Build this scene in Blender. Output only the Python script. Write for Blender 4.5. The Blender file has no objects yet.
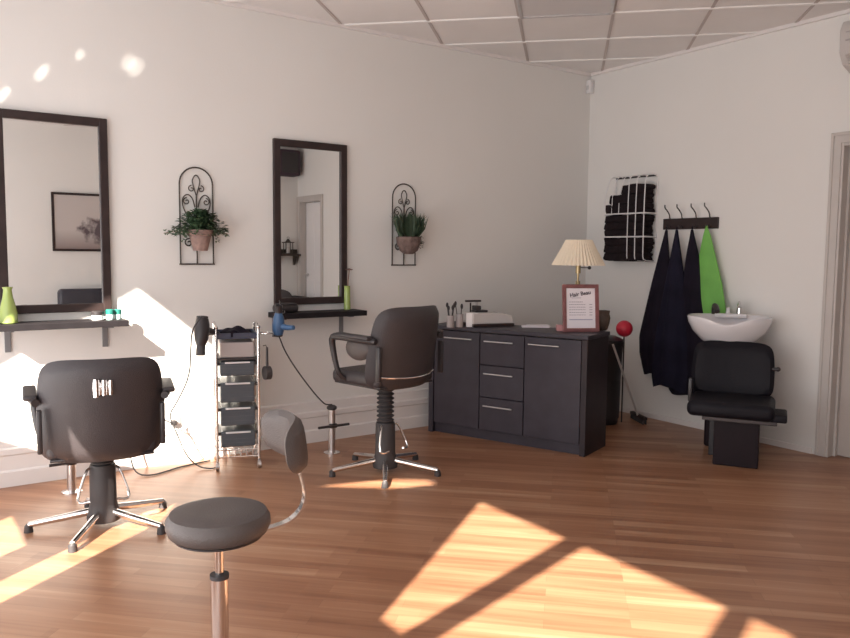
import bpy, bmesh, math, random
from mathutils import Vector, Matrix
from mathutils.geometry import intersect_line_plane
random.seed(7)
PI = math.pi
S = bpy.context.scene
COL = S.collection
def R(a): return math.radians(a)

# ------------------------------------------------------------------ materials
def mat(name, color, rough=.5, metal=0., spec=.5, bump=0., bscale=60., var=0., vscale=4., sheen=0., coat=0., trans=0., sub=0.):
    m = bpy.data.materials.new(name); m.use_nodes = True
    nt = m.node_tree; b = nt.nodes['Principled BSDF']
    b.inputs['Base Color'].default_value = (*color, 1)
    b.inputs['Roughness'].default_value = rough
    b.inputs['Metallic'].default_value = metal
    b.inputs['Specular IOR Level'].default_value = spec
    b.inputs['Sheen Weight'].default_value = sheen
    b.inputs['Coat Weight'].default_value = coat
    b.inputs['Transmission Weight'].default_value = trans
    tc = nt.nodes.new('ShaderNodeTexCoord')
    if var > 0:
        n = nt.nodes.new('ShaderNodeTexNoise'); n.inputs['Scale'].default_value = vscale; n.inputs['Detail'].default_value = 4
        nt.links.new(tc.outputs['Object'], n.inputs['Vector'])
        r = nt.nodes.new('ShaderNodeMapRange')
        r.inputs['From Min'].default_value = .3; r.inputs['From Max'].default_value = .7
        r.inputs['To Min'].default_value = 1 - var; r.inputs['To Max'].default_value = 1 + var
        nt.links.new(n.outputs['Fac'], r.inputs['Value'])
        mx = nt.nodes.new('ShaderNodeVectorMath'); mx.operation = 'SCALE'
        mx.inputs[0].default_value = color
        nt.links.new(r.outputs['Result'], mx.inputs['Scale'])
        nt.links.new(mx.outputs['Vector'], b.inputs['Base Color'])
    if bump > 0:
        n2 = nt.nodes.new('ShaderNodeTexNoise'); n2.inputs['Scale'].default_value = bscale; n2.inputs['Detail'].default_value = 3
        nt.links.new(tc.outputs['Object'], n2.inputs['Vector'])
        bp = nt.nodes.new('ShaderNodeBump'); bp.inputs['Strength'].default_value = bump; bp.inputs['Distance'].default_value = .01
        nt.links.new(n2.outputs['Fac'], bp.inputs['Height'])
        nt.links.new(bp.outputs['Normal'], b.inputs['Normal'])
    return m

M = {}
M['wall'] = mat('wall_paint', (.79, .772, .744), .75, bump=.05, bscale=90, var=.02, vscale=1.2)
M['ceil'] = mat('ceiling_tile', (.80, .77, .755), .85, bump=.12, bscale=160, var=.03, vscale=2.)
M['grid'] = mat('ceiling_grid', (.86, .84, .82), .5)
M['gridgap'] = mat('ceiling_grid_groove', (.30, .26, .25), .8)
M['trim'] = mat('trim_paint', (.80, .76, .74), .45, var=.02)
M['door'] = mat('door_paint', (.46, .41, .38), .5, var=.04)
M['jamb'] = mat('jamb_paint', (.55, .51, .48), .45, var=.03)
M['dark_metal'] = mat('dark_metal', (.06, .05, .05), .4, .6)
M['iron'] = mat('wrought_iron', (.075, .06, .05), .55, .5, var=.2, vscale=30)
M['chrome'] = mat('chrome', (.80, .78, .77), .14, 1.)
M['steel'] = mat('brushed_steel', (.62, .60, .60), .3, 1., var=.05, vscale=40)
M['vinyl'] = mat('charcoal_vinyl', (.042, .035, .038), .45, bump=.25, bscale=220, var=.08, vscale=6)
M['vinyl2'] = mat('stool_vinyl', (.085, .070, .066), .5, bump=.25, bscale=220, var=.08, vscale=6)
M['arm'] = mat('black_plastic', (.035, .030, .032), .35)
M['rubber'] = mat('rubber', (.045, .04, .042), .6)
M['frame'] = mat('dark_stained_wood', (.036, .023, .022), .42, spec=.3, var=.2, vscale=12)
M['mirror'] = mat('mirror_glass', (.90, .90, .89), .0, 1.)
M['shelf'] = mat('shelf_wood', (.020, .017, .019), .55, spec=.15, var=.15, vscale=10)
M['bracket'] = mat('bracket_paint', (.20, .20, .21), .45)
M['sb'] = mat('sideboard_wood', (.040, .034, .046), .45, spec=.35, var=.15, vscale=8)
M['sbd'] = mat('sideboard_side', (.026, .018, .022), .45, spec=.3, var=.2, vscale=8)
M['black'] = mat('black_gloss', (.018, .016, .02), .3)
M['wash'] = mat('black_leather', (.009, .008, .012), .55, spec=.2, bump=.2, bscale=180, var=.1)
M['washbase'] = mat('dark_base_panel', (.012, .006, .009), .5, spec=.2, var=.1)
M['ceramic'] = mat('white_ceramic', (.82, .80, .82), .12, coat=.5)
M['cape'] = mat('navy_cape_cloth', (.012, .011, .024), .8, spec=.15, bump=.3, bscale=40, var=.25, vscale=5)
M['cape2'] = mat('black_cape_cloth', (.012, .009, .017), .8, spec=.15, bump=.3, bscale=40, var=.25, vscale=5)
M['green'] = mat('green_cloth', (.17, .46, .09), .7, bump=.2, bscale=60, var=.12, vscale=6)
M['towel'] = mat('black_towel', (.022, .016, .018), 1., spec=.1, bump=.5, bscale=260, var=.2, vscale=30)
M['vase'] = mat('lime_glass', (.36, .46, .13), .25, coat=.4, var=.08)
M['vase2'] = mat('lime_glass_dark', (.36, .48, .07), .25, coat=.4)
M['white'] = mat('white_plastic', (.80, .78, .78), .35)
M['offwhite'] = mat('offwhite_plastic', (.58, .54, .52), .4, var=.03)
M['greycard'] = mat('grey_card', (.42, .38, .38), .5)
M['teal'] = mat('teal_plastic', (.02, .16, .13), .35)
M['mint'] = mat('mint_jar', (.60, .80, .78), .25, coat=.3)
M['shade'] = mat('pleated_shade', (.80, .70, .55), .8)
M['brass'] = mat('antique_brass', (.42, .32, .18), .3, .9)
M['pinkframe'] = mat('rosewood_frame', (.22, .085, .085), .45, var=.15, vscale=20)
M['paper'] = mat('paper', (.80, .76, .80), .7)
M['ink'] = mat('ink', (.05, .04, .06), .7)
M['ink2'] = mat('grey_ink', (.30, .27, .33), .7)
M['pink'] = mat('pink_card', (.62, .30, .30), .6)
M['red'] = mat('red_plastic', (.60, .02, .05), .35)
M['pot'] = mat('terracotta', (.27, .175, .15), .75, var=.25, vscale=25, bump=.3)
M['darkpot'] = mat('dark_brown_pot', (.055, .035, .025), .6, var=.3, vscale=25, bump=.3)
M['leaf'] = mat('ivy_leaf', (.060, .11, .055), .5, var=.35, vscale=18)
M['leaf2'] = mat('grass_leaf', (.050, .080, .045), .5, var=.35, vscale=18)
M['soil'] = mat('soil', (.03, .02, .015), .9)
M['blue'] = mat('blue_plastic', (.05, .12, .25), .3)
M['navytray'] = mat('navy_tray', (.045, .05, .085), .35)
M['drawer'] = mat('smoky_drawer', (.085, .098, .115), .3, var=.06, vscale=10)
M['drawer_pale'] = mat('pale_drawer', (.42, .37, .36), .4)
M['bin'] = mat('bin_black', (.02, .017, .02), .5)
M['flower'] = mat('dried_flower', (.17, .09, .08), .8)
M['stem'] = mat('dried_stem', (.25, .13, .10), .8)
M['sofa'] = mat('black_sofa_leather', (.035, .033, .045), .45, bump=.2, bscale=100)
M['speaker'] = mat('plum_speaker_cloth', (.055, .035, .05), .8)
M['lens'] = mat('light_diffuser', (.62, .60, .60), .4)
M['glass'] = mat('clear_bottle', (.75, .74, .74), .15)

def floor_mat():
    m = bpy.data.materials.new('oak_strip_floor'); m.use_nodes = True
    nt = m.node_tree; N = nt.nodes; L = nt.links; b = N['Principled BSDF']
    tc = N.new('ShaderNodeTexCoord')
    mp = N.new('ShaderNodeMapping'); mp.inputs['Rotation'].default_value = (0, 0, R(45))
    L.new(tc.outputs['Object'], mp.inputs['Vector'])
    br = N.new('ShaderNodeTexBrick')
    br.offset = .37; br.offset_frequency = 2; br.squash = 1.
    br.inputs['Scale'].default_value = 1.
    br.inputs['Brick Width'].default_value = .85
    br.inputs['Row Height'].default_value = .068
    br.inputs['Mortar Size'].default_value = .0009
    br.inputs['Mortar Smooth'].default_value = .3
    br.inputs['Bias'].default_value = 0.
    br.inputs['Color1'].default_value = (0, 0, 0, 1)
    br.inputs['Color2'].default_value = (1, 1, 1, 1)
    br.inputs['Mortar'].default_value = (.35, .35, .35, 1)
    L.new(mp.outputs['Vector'], br.inputs['Vector'])
    # second brick layer of longer planks so board colours vary irregularly
    br2 = N.new('ShaderNodeTexBrick'); br2.offset = .61; br2.offset_frequency = 3
    for k, v in (('Scale', 1.), ('Brick Width', 1.27), ('Row Height', .068), ('Mortar Size', 0.)):
        br2.inputs[k].default_value = v
    br2.inputs['Color1'].default_value = (0, 0, 0, 1); br2.inputs['Color2'].default_value = (1, 1, 1, 1)
    L.new(mp.outputs['Vector'], br2.inputs['Vector'])
    st = N.new('ShaderNodeMapping'); st.inputs['Scale'].default_value = (1.4, 26, 1)
    L.new(mp.outputs['Vector'], st.inputs['Vector'])
    gr = N.new('ShaderNodeTexNoise'); gr.inputs['Scale'].default_value = 1.; gr.inputs['Detail'].default_value = 5
    gr.inputs['Distortion'].default_value = .6
    L.new(st.outputs['Vector'], gr.inputs['Vector'])
    a = N.new('ShaderNodeMath'); a.operation = 'MULTIPLY_ADD'; a.inputs[1].default_value = .25
    L.new(br.outputs['Color'], a.inputs[0])
    a2 = N.new('ShaderNodeMath'); a2.operation = 'MULTIPLY'; a2.inputs[1].default_value = .16
    L.new(br2.outputs['Color'], a2.inputs[0]); L.new(a2.outputs[0], a.inputs[2])
    a3 = N.new('ShaderNodeMath'); a3.operation = 'MULTIPLY_ADD'; a3.inputs[1].default_value = .75
    L.new(gr.outputs['Fac'], a3.inputs[0]); L.new(a.outputs[0], a3.inputs[2])
    cr = N.new('ShaderNodeValToRGB')
    e = cr.color_ramp.elements
    e[0].position = .15; e[0].color = (.205, .084, .045, 1)
    e[1].position = .93; e[1].color = (.47, .285, .175, 1)
    x = e.new(.42); x.color = (.295, .135, .073, 1)
    x = e.new(.66); x.color = (.375, .188, .105, 1)
    L.new(a3.outputs[0], cr.inputs['Fac'])
    mo = N.new('ShaderNodeMapRange'); mo.inputs['To Min'].default_value = 1.; mo.inputs['To Max'].default_value = .75
    L.new(br.outputs['Fac'], mo.inputs['Value'])
    vm = N.new('ShaderNodeVectorMath'); vm.operation = 'SCALE'
    L.new(cr.outputs['Color'], vm.inputs[0]); L.new(mo.outputs['Result'], vm.inputs['Scale'])
    L.new(vm.outputs['Vector'], b.inputs['Base Color'])
    b.inputs['Roughness'].default_value = .34
    b.inputs['Specular IOR Level'].default_value = .45
    bp = N.new('ShaderNodeBump'); bp.inputs['Strength'].default_value = .12; bp.inputs['Distance'].default_value = .003
    L.new(gr.outputs['Fac'], bp.inputs['Height']); L.new(bp.outputs['Normal'], b.inputs['Normal'])
    return m
M['floor'] = floor_mat()

def picture_mat():
    m = bpy.data.materials.new('misty_tree_print'); m.use_nodes = True
    nt = m.node_tree; N = nt.nodes; L = nt.links; b = N['Principled BSDF']
    tc = N.new('ShaderNodeTexCoord'); sp = N.new('ShaderNodeSeparateXYZ'); L.new(tc.outputs['Object'], sp.inputs[0])
    no = N.new('ShaderNodeTexNoise'); no.inputs['Scale'].default_value = 9; no.inputs['Detail'].default_value = 6
    L.new(tc.outputs['Object'], no.inputs['Vector'])
    # blob distance around (x .22, z -.03)
    s = N.new('ShaderNodeVectorMath'); s.operation = 'SUBTRACT'; s.inputs[1].default_value = (.16, 0, -.10)
    L.new(tc.outputs['Object'], s.inputs[0])
    sc = N.new('ShaderNodeVectorMath'); sc.operation = 'MULTIPLY'; sc.inputs[1].default_value = (2.4, 0, 5.5)
    L.new(s.outputs[0], sc.inputs[0])
    ln = N.new('ShaderNodeVectorMath'); ln.operation = 'LENGTH'; L.new(sc.outputs[0], ln.inputs[0])
    ad = N.new('ShaderNodeMath'); ad.operation = 'MULTIPLY_ADD'; ad.inputs[1].default_value = 1.6
    L.new(no.outputs['Fac'], ad.inputs[0]); L.new(ln.outputs['Value'], ad.inputs[2])
    mr = N.new('ShaderNodeMapRange'); mr.inputs['From Min'].default_value = 1.45; mr.inputs['From Max'].default_value = 1.8
    L.new(ad.outputs[0], mr.inputs['Value'])
    bg = N.new('ShaderNodeMapRange'); bg.inputs['From Min'].default_value = -.35; bg.inputs['From Max'].default_value = -.1
    L.new(sp.outputs['Z'], bg.inputs['Value'])
    c1 = N.new('ShaderNodeMix'); c1.data_type = 'RGBA'
    c1.inputs[6].default_value = (.27, .21, .20, 1); c1.inputs[7].default_value = (.55, .50, .48, 1)
    L.new(bg.outputs['Result'], c1.inputs[0])
    c2 = N.new('ShaderNodeMix'); c2.data_type = 'RGBA'; c2.inputs[6].default_value = (.10, .075, .085, 1)
    L.new(c1.outputs[2], c2.inputs[7]); L.new(mr.outputs['Result'], c2.inputs[0])
    L.new(c2.outputs[2], b.inputs['Base Color'])
    b.inputs['Roughness'].default_value = .5
    return m
M['print'] = picture_mat()

# ------------------------------------------------------------------ mesh builder
class MB:
    def __init__(s): s.bm = bmesh.new()
    def _new(s, fn):
        before = set(s.bm.verts); fn(); return [v for v in s.bm.verts if v not in before]
    def box(s, c, d, rot=None, bev=0., seg=2):
        bm2 = bmesh.new(); bmesh.ops.create_cube(bm2, size=1)
        bmesh.ops.scale(bm2, vec=d, verts=bm2.verts)
        if bev > 0:
            bmesh.ops.bevel(bm2, geom=bm2.edges[:], offset=min(bev, min(d) * .49), segments=seg, profile=.5, affect='EDGES')
        if rot is not None:
            bmesh.ops.transform(bm2, matrix=(rot if isinstance(rot, Matrix) else Matrix.Rotation(rot, 4, 'Z')), verts=bm2.verts)
        bmesh.ops.translate(bm2, vec=c, verts=bm2.verts)
        s.merge(bm2); return s
    def merge(s, bm2, mtx=None):
        if mtx is not None: bmesh.ops.transform(bm2, matrix=mtx, verts=bm2.verts)
        me = bpy.data.meshes.new('tmp'); bm2.to_mesh(me); bm2.free()
        s.bm.from_mesh(me); bpy.data.meshes.remove(me)
    def cyl(s, p0, p1, r0, r1=None, seg=20):
        r1 = r0 if r1 is None else r1
        p0 = Vector(p0); p1 = Vector(p1); d = p1 - p0
        bm2 = bmesh.new()
        bmesh.ops.create_cone(bm2, cap_ends=True, segments=seg, radius1=r0, radius2=r1, depth=d.length)
        q = d.to_track_quat('Z', 'Y').to_matrix().to_4x4()
        bmesh.ops.transform(bm2, matrix=Matrix.Translation((p0 + p1) / 2) @ q, verts=bm2.verts)
        s.merge(bm2); return s
    def ball(s, c, r, sc=(1, 1, 1), seg=20, rot=None):
        bm2 = bmesh.new(); bmesh.ops.create_uvsphere(bm2, u_segments=seg, v_segments=max(8, seg // 2), radius=r)
        bmesh.ops.scale(bm2, vec=sc, verts=bm2.verts)
        if rot is not None: bmesh.ops.transform(bm2, matrix=rot, verts=bm2.verts)
        bmesh.ops.translate(bm2, vec=c, verts=bm2.verts)
        s.merge(bm2); return s
    def tube(s, pts, r, seg=10, smooth=0, closed=False):
        pts = [Vector(p) for p in pts]; rl = list(r) if isinstance(r, (list, tuple)) else [r] * len(pts)
        for _ in range(smooth):
            q = [pts[0]]; qr = [rl[0]]
            for i in range(len(pts) - 1):
                q += [pts[i].lerp(pts[i + 1], .25), pts[i].lerp(pts[i + 1], .75)]
                qr += [rl[i] * .75 + rl[i + 1] * .25, rl[i] * .25 + rl[i + 1] * .75]
            q.append(pts[-1]); qr.append(rl[-1]); pts = q; rl = qr
        n = len(pts); rings = []; a = None
        for i, p in enumerate(pts):
            t = (pts[(i + 1) % n] - pts[i - 1]) if closed else (pts[min(i + 1, n - 1)] - pts[max(i - 1, 0)])
            t.normalize()
            a = t.orthogonal() if a is None else a - t * a.dot(t)
            if a.length < 1e-5: a = t.orthogonal()
            a.normalize(); b = t.cross(a); rr = rl[i]
            rings.append([s.bm.verts.new(p + a * math.cos(2 * PI * k / seg) * rr + b * math.sin(2 * PI * k / seg) * rr) for k in range(seg)])
        m = n if closed else n - 1
        for i in range(m):
            A = rings[i]; B = rings[(i + 1) % n]
            for k in range(seg):
                try: s.bm.faces.new((A[k], A[(k + 1) % seg], B[(k + 1) % seg], B[k]))
                except ValueError: pass
        if not closed:
            s.bm.faces.new(rings[0][::-1]); s.bm.faces.new(rings[-1])
        return s
    def lathe(s, prof, c=(0, 0, 0), seg=32, mod=None, cap=True):
        rings = []
        for (r, z) in prof:
            ring = []
            for k in range(seg):
                a = 2 * PI * k / seg
                rr = r * (mod(a, z) if mod else 1)
                ring.append(s.bm.verts.new((c[0] + rr * math.cos(a), c[1] + rr * math.sin(a), c[2] + z)))
            rings.append(ring)
        for A, B in zip(rings, rings[1:]):
            for k in range(seg):
                s.bm.faces.new((A[k], A[(k + 1) % seg], B[(k + 1) % seg], B[k]))
        if cap:
            s.bm.faces.new(rings[0][::-1]); s.bm.faces.new(rings[-1])
        return s
    def prism(s, poly, thick, mtx=None, bev=0.):
        """poly in local XY, extruded +Z by thick, then transformed"""
        bm2 = bmesh.new()
        vs = [bm2.verts.new((x, y, 0)) for x, y in poly]
        f = bm2.faces.new(vs)
        r = bmesh.ops.extrude_face_region(bm2, geom=[f])
        bmesh.ops.translate(bm2, vec=(0, 0, thick), verts=[g for g in r['geom'] if isinstance(g, bmesh.types.BMVert)])
        bmesh.ops.recalc_face_normals(bm2, faces=bm2.faces)
        if bev > 0:
            bmesh.ops.bevel(bm2, geom=[e for e in bm2.edges if e.calc_face_angle(0) > .6], offset=bev, segments=3, profile=.5, affect='EDGES')
        s.merge(bm2, mtx); return s
    def xf(s, mtx): bmesh.ops.transform(s.bm, matrix=mtx, verts=s.bm.verts); return s
    def build(s, name, m, parent=None, smooth=True, recalc=True):
        if recalc: bmesh.ops.recalc_face_normals(s.bm, faces=s.bm.faces)
        me = bpy.data.meshes.new(name); s.bm.to_mesh(me); s.bm.free()
        if smooth:
            for p in me.polygons: p.use_smooth = True
            try: me.set_sharp_from_angle(angle=R(38))
            except Exception: pass
        me.materials.append(m)
        o = bpy.data.objects.new(name, me); COL.objects.link(o)
        if parent is not None: o.parent = parent
        return o

def tag(o, label, cat, group=None):
    o['label'] = label; o['category'] = cat
    if group: o['group'] = group
    return o
def thing(name, label, cat, loc=(0, 0, 0), rz=0., group=None):
    o = bpy.data.objects.new(name, None); COL.objects.link(o)
    o.empty_display_size = .1
    o.location = loc; o.rotation_euler = (0, 0, rz)
    return tag(o, label, cat, group)
def struct(o):
    o['kind'] = 'structure'; return o
def copy_tree(o, parent=None):
    c = o.copy(); COL.objects.link(c)
    if parent is not None:
        c.parent = parent; c.matrix_parent_inverse = o.matrix_parent_inverse.copy()
    for ch in list(o.children): copy_tree(ch, c)
    return c
def rrect(w, h, r, n=6, cx=0, cy=0):
    """rounded rectangle outline; r = radius or 4 radii (br, tr, tl, bl)"""
    rs = r if isinstance(r, (tuple, list)) else (r,) * 4
    out = []
    for (sx, sy, a0), q in zip(((1, -1, -90), (1, 1, 0), (-1, 1, 90), (-1, -1, 180)), rs):
        ox = cx + sx * (w / 2 - q); oy = cy + sy * (h / 2 - q)
        for k in range(n + 1):
            a = R(a0 + 90 * k / n); out.append((ox + q * math.cos(a), oy + q * math.sin(a)))
    return out
STAND = Matrix.Rotation(PI / 2, 4, 'X')      # local XY poly -> XZ plane, thickness goes to -Y

# ------------------------------------------------------------------ room constants
BX = -.13                              # plane of the far wall
XF, YR, H = -5.9, -6.0, 2.935          # shopfront plane, right wall plane, ceiling height

# ------------------------------------------------------------------ setting
struct(MB().box(((XF) / 2, YR / 2, -.05), (-XF + .3, -YR + .3, .1)).build('floor', M['floor'], smooth=False))
ce = struct(MB().box(((XF) / 2, YR / 2, H + .05), (-XF + .3, -YR + .3, .1)).build('ceiling', M['ceil'], smooth=False))
# exposed grid turned 45 degrees to the walls
def clip(p, d):
    t0, t1 = -50, 50
    for i, (lo, hi) in enumerate(((XF, BX), (YR, 0))):
        if abs(d[i]) > 1e-9:
            a = (lo - p[i]) / d[i]; b = (hi - p[i]) / d[i]
            t0 = max(t0, min(a, b)); t1 = min(t1, max(a, b))
    return t0, t1
q2 = math.sqrt(.5)
ga = MB(); gb = MB()
for k in range(-8, 9):
    c = .872 * k
    p = (c / 2, -c / 2); t0, t1 = clip(p, (q2, q2))          # x - y = c
    if t1 - t0 > .05:
        a = (p[0] + q2 * t0, p[1] + q2 * t0); b = (p[0] + q2 * t1, p[1] + q2 * t1)
        mid = ((a[0] + b[0]) / 2, (a[1] + b[1]) / 2)
        gb.box((mid[0], mid[1], H - .002), (t1 - t0, .020, .006), rot=R(45))
        for sgn in (-1, 1)[:0]:
            gb.box((mid[0] - sgn * .012 * q2, mid[1] + sgn * .012 * q2, H - .006), (t1 - t0, .004, .005), rot=R(45))
for k in range(-14, 0):
    c = .872 * k
    p = (c / 2, c / 2); t0, t1 = clip(p, (q2, -q2))          # x + y = c
    if t1 - t0 > .05:
        a = (p[0] + q2 * t0, p[1] - q2 * t0); b = (p[0] + q2 * t1, p[1] - q2 * t1)
        mid = ((a[0] + b[0]) / 2, (a[1] + b[1]) / 2)
        ga.box((mid[0], mid[1], H - .004), (t1 - t0, .026, .010), rot=R(-45))
ga.build('grid_bars', M['grid'], ce, smooth=False)
gb.build('grid_bars_shaded', mat('grid_bar_shade', (.50, .44, .42), .6), ce, smooth=False)  # one direction's bars darkened, their line shadow put into the colour
struct(MB().box((XF / 2, -.012, H - .012), (-XF, .024, .024)).build('trim_1', M['trim'], smooth=False))
struct(MB().box((BX - .012, YR / 2, H - .012), (.024, -YR - .05, .024)).build('trim_2', M['trim'], smooth=False))

struct(MB().box((XF / 2, .06, H / 2), (-XF + .3, .12, H)).build('wall_left', M['wall'], smooth=False))
struct(MB().box((XF / 2, YR - .06, H / 2), (-XF + .3, .12, H)).build('wall_right', M['wall'], smooth=False))
# back wall with two door openings
D1 = (-2.237, -3.07, 2.09); D2 = (-5.22, -5.93, 2.11)
w = MB()
def seg(y0, y1, z0, z1): w.box((BX + .06, (y0 + y1) / 2, (z0 + z1) / 2), (.12, abs(y1 - y0), z1 - z0))
seg(0, D1[0], 0, H); seg(D1[0], D1[1], D1[2], H); seg(D1[1], D2[0], 0, H); seg(D2[0], D2[1], D2[2], H); seg(D2[1], YR, 0, H)
struct(w.build('wall_back', M['wall'], smooth=False))
# shopfront: unseen wall, openings shaped to cast the sun patches
from mathutils.geometry import delaunay_2d_cdt
holes = [
    [(-.57, 1.20), (-.83, 1.62), (-1.41, 2.69), (-1.87, 2.69), (-1.87, 1.95), (-1.50, 1.60), (-1.0, 1.27), (-.80, 1.17)],
    [(-1.39, .91), (-1.87, .91), (-1.87, .12), (-1.39, .12)],
    [(-2.125, 1.62), (-2.34, 1.42), (-2.34, .12), (-2.125, .12)],
    [(-2.93, 2.19), (-3.365, 2.55), (-3.62, 2.69), (-3.72, 2.69), (-3.45, 2.47)],
    [(-4.12, 2.70), (-4.76, 2.70), (-4.245, 1.73), (-4.105, 1.73)],
    [(-4.89, 2.70), (-5.63, 2.70), (-5.20, 1.73), (-4.37, 1.73)],
    [(-5.74, 2.70), (-5.98, 2.70), (-5.98, 1.73), (-5.35, 1.73)],
]
pts = [Vector(p) for p in ((.1, 0), (YR - .1, 0), (YR - .1, H), (.1, H))]; edges = [(0, 1), (1, 2), (2, 3), (3, 0)]
for h_ in holes:
    n0 = len(pts); pts += [Vector(p) for p in h_]; edges += [(n0 + i, n0 + (i + 1) % len(h_)) for i in range(len(h_))]
def inside(p, poly):
    r = False; n = len(poly)
    for i in range(n):
        a = poly[i]; b = poly[(i + 1) % n]
        if (a[1] > p[1]) != (b[1] > p[1]) and p[0] < (b[0] - a[0]) * (p[1] - a[1]) / (b[1] - a[1]) + a[0]: r = not r
    return r
vo, eo, fo, *_ = delaunay_2d_cdt(pts, edges, [], 1, 1e-5)
w = MB(); vv = [w.bm.verts.new((XF, v.x, v.y)) for v in vo]
for f in fo:
    cx = sum(vo[i].x for i in f) / len(f); cy = sum(vo[i].y for i in f) / len(f)
    if any(inside((cx, cy), h_) for h_ in holes): continue
    w.bm.faces.new([vv[i] for i in f])
bmesh.ops.recalc_face_normals(w.bm, faces=w.bm.faces)
r = bmesh.ops.extrude_face_region(w.bm, geom=w.bm.faces[:])
bmesh.ops.translate(w.bm, vec=(-.012, 0, 0), verts=[g for g in r['geom'] if isinstance(g, bmesh.types.BMVert)])
struct(w.build('wall_front', M['wall'], smooth=False))

# ridged skirting along the left wall
bb = MB()
prof = [(0, 0), (-.035, 0), (-.035, .085), (-.024, .095), (-.024, .175), (-.032, .185), (-.032, .215), (-.018, .225), (-.018, .285), (0, .295)]
vsA = [bb.bm.verts.new((XF, y, z)) for y, z in prof]; vsB = [bb.bm.verts.new((BX - .002, y, z)) for y, z in prof]
for i in range(len(prof)):
    j = (i + 1) % len(prof); bb.bm.faces.new((vsA[i], vsA[j], vsB[j], vsB[i]))
bb.bm.faces.new(vsA); bb.bm.faces.new(vsB[::-1])
struct(bb.build('baseboard_left', M['trim'], smooth=False))
bb = MB()
bb.box((BX - .006, (D1[0] + .09) / 2 - .02, .02), (.012, abs(D1[0]) - .13, .04)); bb.box((BX - .006, (D1[1] + D2[0]) / 2, .02), (.012, abs(D2[0] - D1[1]) - .16, .04))
struct(bb.build('baseboard_back', M['trim'], smooth=False))

def make_door(name, D, leafm, framem):
    y0, y1, z = D
    r_ = struct(bpy.data.objects.new(name, None)); COL.objects.link(r_); r_.location = (BX, (y0 + y1) / 2, 0)
    hw = (y0 - y1) / 2
    f = MB()
    for s_ in (-1, 1):
        f.box((-.008, s_ * (hw + .030), (z + .07) / 2), (.016, .070, z + .07), bev=.003)
        f.box((-.016, s_ * (hw + .052), (z + .07) / 2), (.016, .020, z + .066), bev=.004)
        f.box((.05, s_ * (hw - .010), z / 2), (.115, .020, z), bev=.002)
        f.box((.075, s_ * (hw - .026), z / 2), (.03, .016, z), bev=.002)
    f.box((-.0085, 0, z + .035), (.016, hw * 2 - .006, .070))
    f.box((-.0165, 0, z + .058), (.016, hw * 2 + .084, .020))
    f.box((.05, 0, z - .010), (.115, hw * 2 - .04, .020), bev=.002)
    f.build('door_frame', framem, r_, smooth=False)
    l = MB().box((.110, 0, z / 2 - .01), (.036, hw * 2 - .05, z - .03), bev=.002)
    for zz, hh in ((.55, .75), (1.5, .85)):
        for s_ in (-1, 1):
            l.box((.091, s_ * hw * .45, zz), (.010, hw * .62, hh), bev=.004)
    l.build('door_leaf', leafm, r_, smooth=False)
    MB().cyl((.09, -hw + .09, 1.0), (.045, -hw + .09, 1.0), .010).cyl((.045, -hw + .09, 1.0), (.045, -hw + .20, 1.0), .009).cyl((.092, -hw + .09, 1.0), (.084, -hw + .09, 1.0), .026).build('door_handle', M['steel'], r_)
    return r_
make_door('door_1', D1, M['door'], M['jamb'])
make_door('door_2', D2, M['white'], M['jamb'])

# fluorescent troffer set in the ceiling grid, switched off
t = thing('ceiling_light', 'recessed fluorescent ceiling light, switched off, at top centre of the tiled ceiling', 'ceiling light', (0, 0, H))
def g2w(c, k, z=0.): return ((c + k) / 2, (k - c) / 2, z)       # grid coords x-y=c, x+y=k
cc, kk = -.436, -2.616 - .872
ctr = g2w(cc, kk)
t.location = (ctr[0], ctr[1], H); t.rotation_euler = (0, 0, R(45))
f = MB()
for s_ in (-1, 1):
    f.box((0, s_ * .292, -.009), (1.20, .022, .018)); f.box((s_ * .600, 0, -.009), (.022, .60, .018))
f.build('housing', M['steel'], t, smooth=False)
MB().box((0, 0, -.006), (1.18, .57, .012)).build('diffuser', M['lens'], t, smooth=False)

# ------------------------------------------------------------------ mirrors and shelves
def mirror(x0, x1, z0, z1, label):
    t = thing('wall_mirror', label, 'mirror', ((x0 + x1) / 2, 0, z0), 0, 'framed mirrors on the long wall')
    w_, h_ = x1 - x0, z1 - z0; fw = .048
    f = MB()
    for s_ in (-1, 1):
        f.box((s_ * (w_ / 2 - fw / 2), -.017, h_ / 2), (fw, .030, h_), bev=.005)
    f.box((0, -.017, fw / 2), (w_ - fw * 1.9, .0295, fw), bev=.005)
    f.box((0, -.017, h_ - fw / 2), (w_ - fw * 1.9, .0295, fw), bev=.005)
    f.build('frame', M['frame'], t, smooth=False)
    MB().box((0, -.010, h_ / 2), (w_ - fw * 1.9, .006, h_ - fw * 1.9)).build('mirror_glass', M['mirror'], t, smooth=False)
mirror(-4.790, -4.197, .985, 2.120, 'tall dark-framed wall mirror above the left shelf, reflecting a picture')
mirror(-3.145, -2.588, .985, 2.105, 'tall dark-framed wall mirror between the two hanging planters')
def shelf(x0, x1, bx, label):
    t = thing('wall_shelf', label, 'shelf', ((x0 + x1) / 2, 0, .93), 0, 'narrow shelves under the mirrors')
    MB().box((0, -.101, -.008), (x1 - x0, .196, .036), bev=.003).build('shelf_board', M['shelf'], t, smooth=False)
    for b_ in bx:
        g = MB(); X = b_ - (x0 + x1) / 2
        g.box((X, -.006, -.095), (.032, .010, .134), bev=.002); g.box((X, -.09, -.030), (.032, .16, .008), bev=.002)
        g.build('bracket', M['bracket'], t, smooth=False)
shelf(-4.86, -4.140, (-4.755, -4.235), 'dark wall shelf under the left mirror, holding a green vase and jars')
shelf(-3.185, -2.520, (-3.14, -2.625), 'dark wall shelf under the mirror between the planters')

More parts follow.
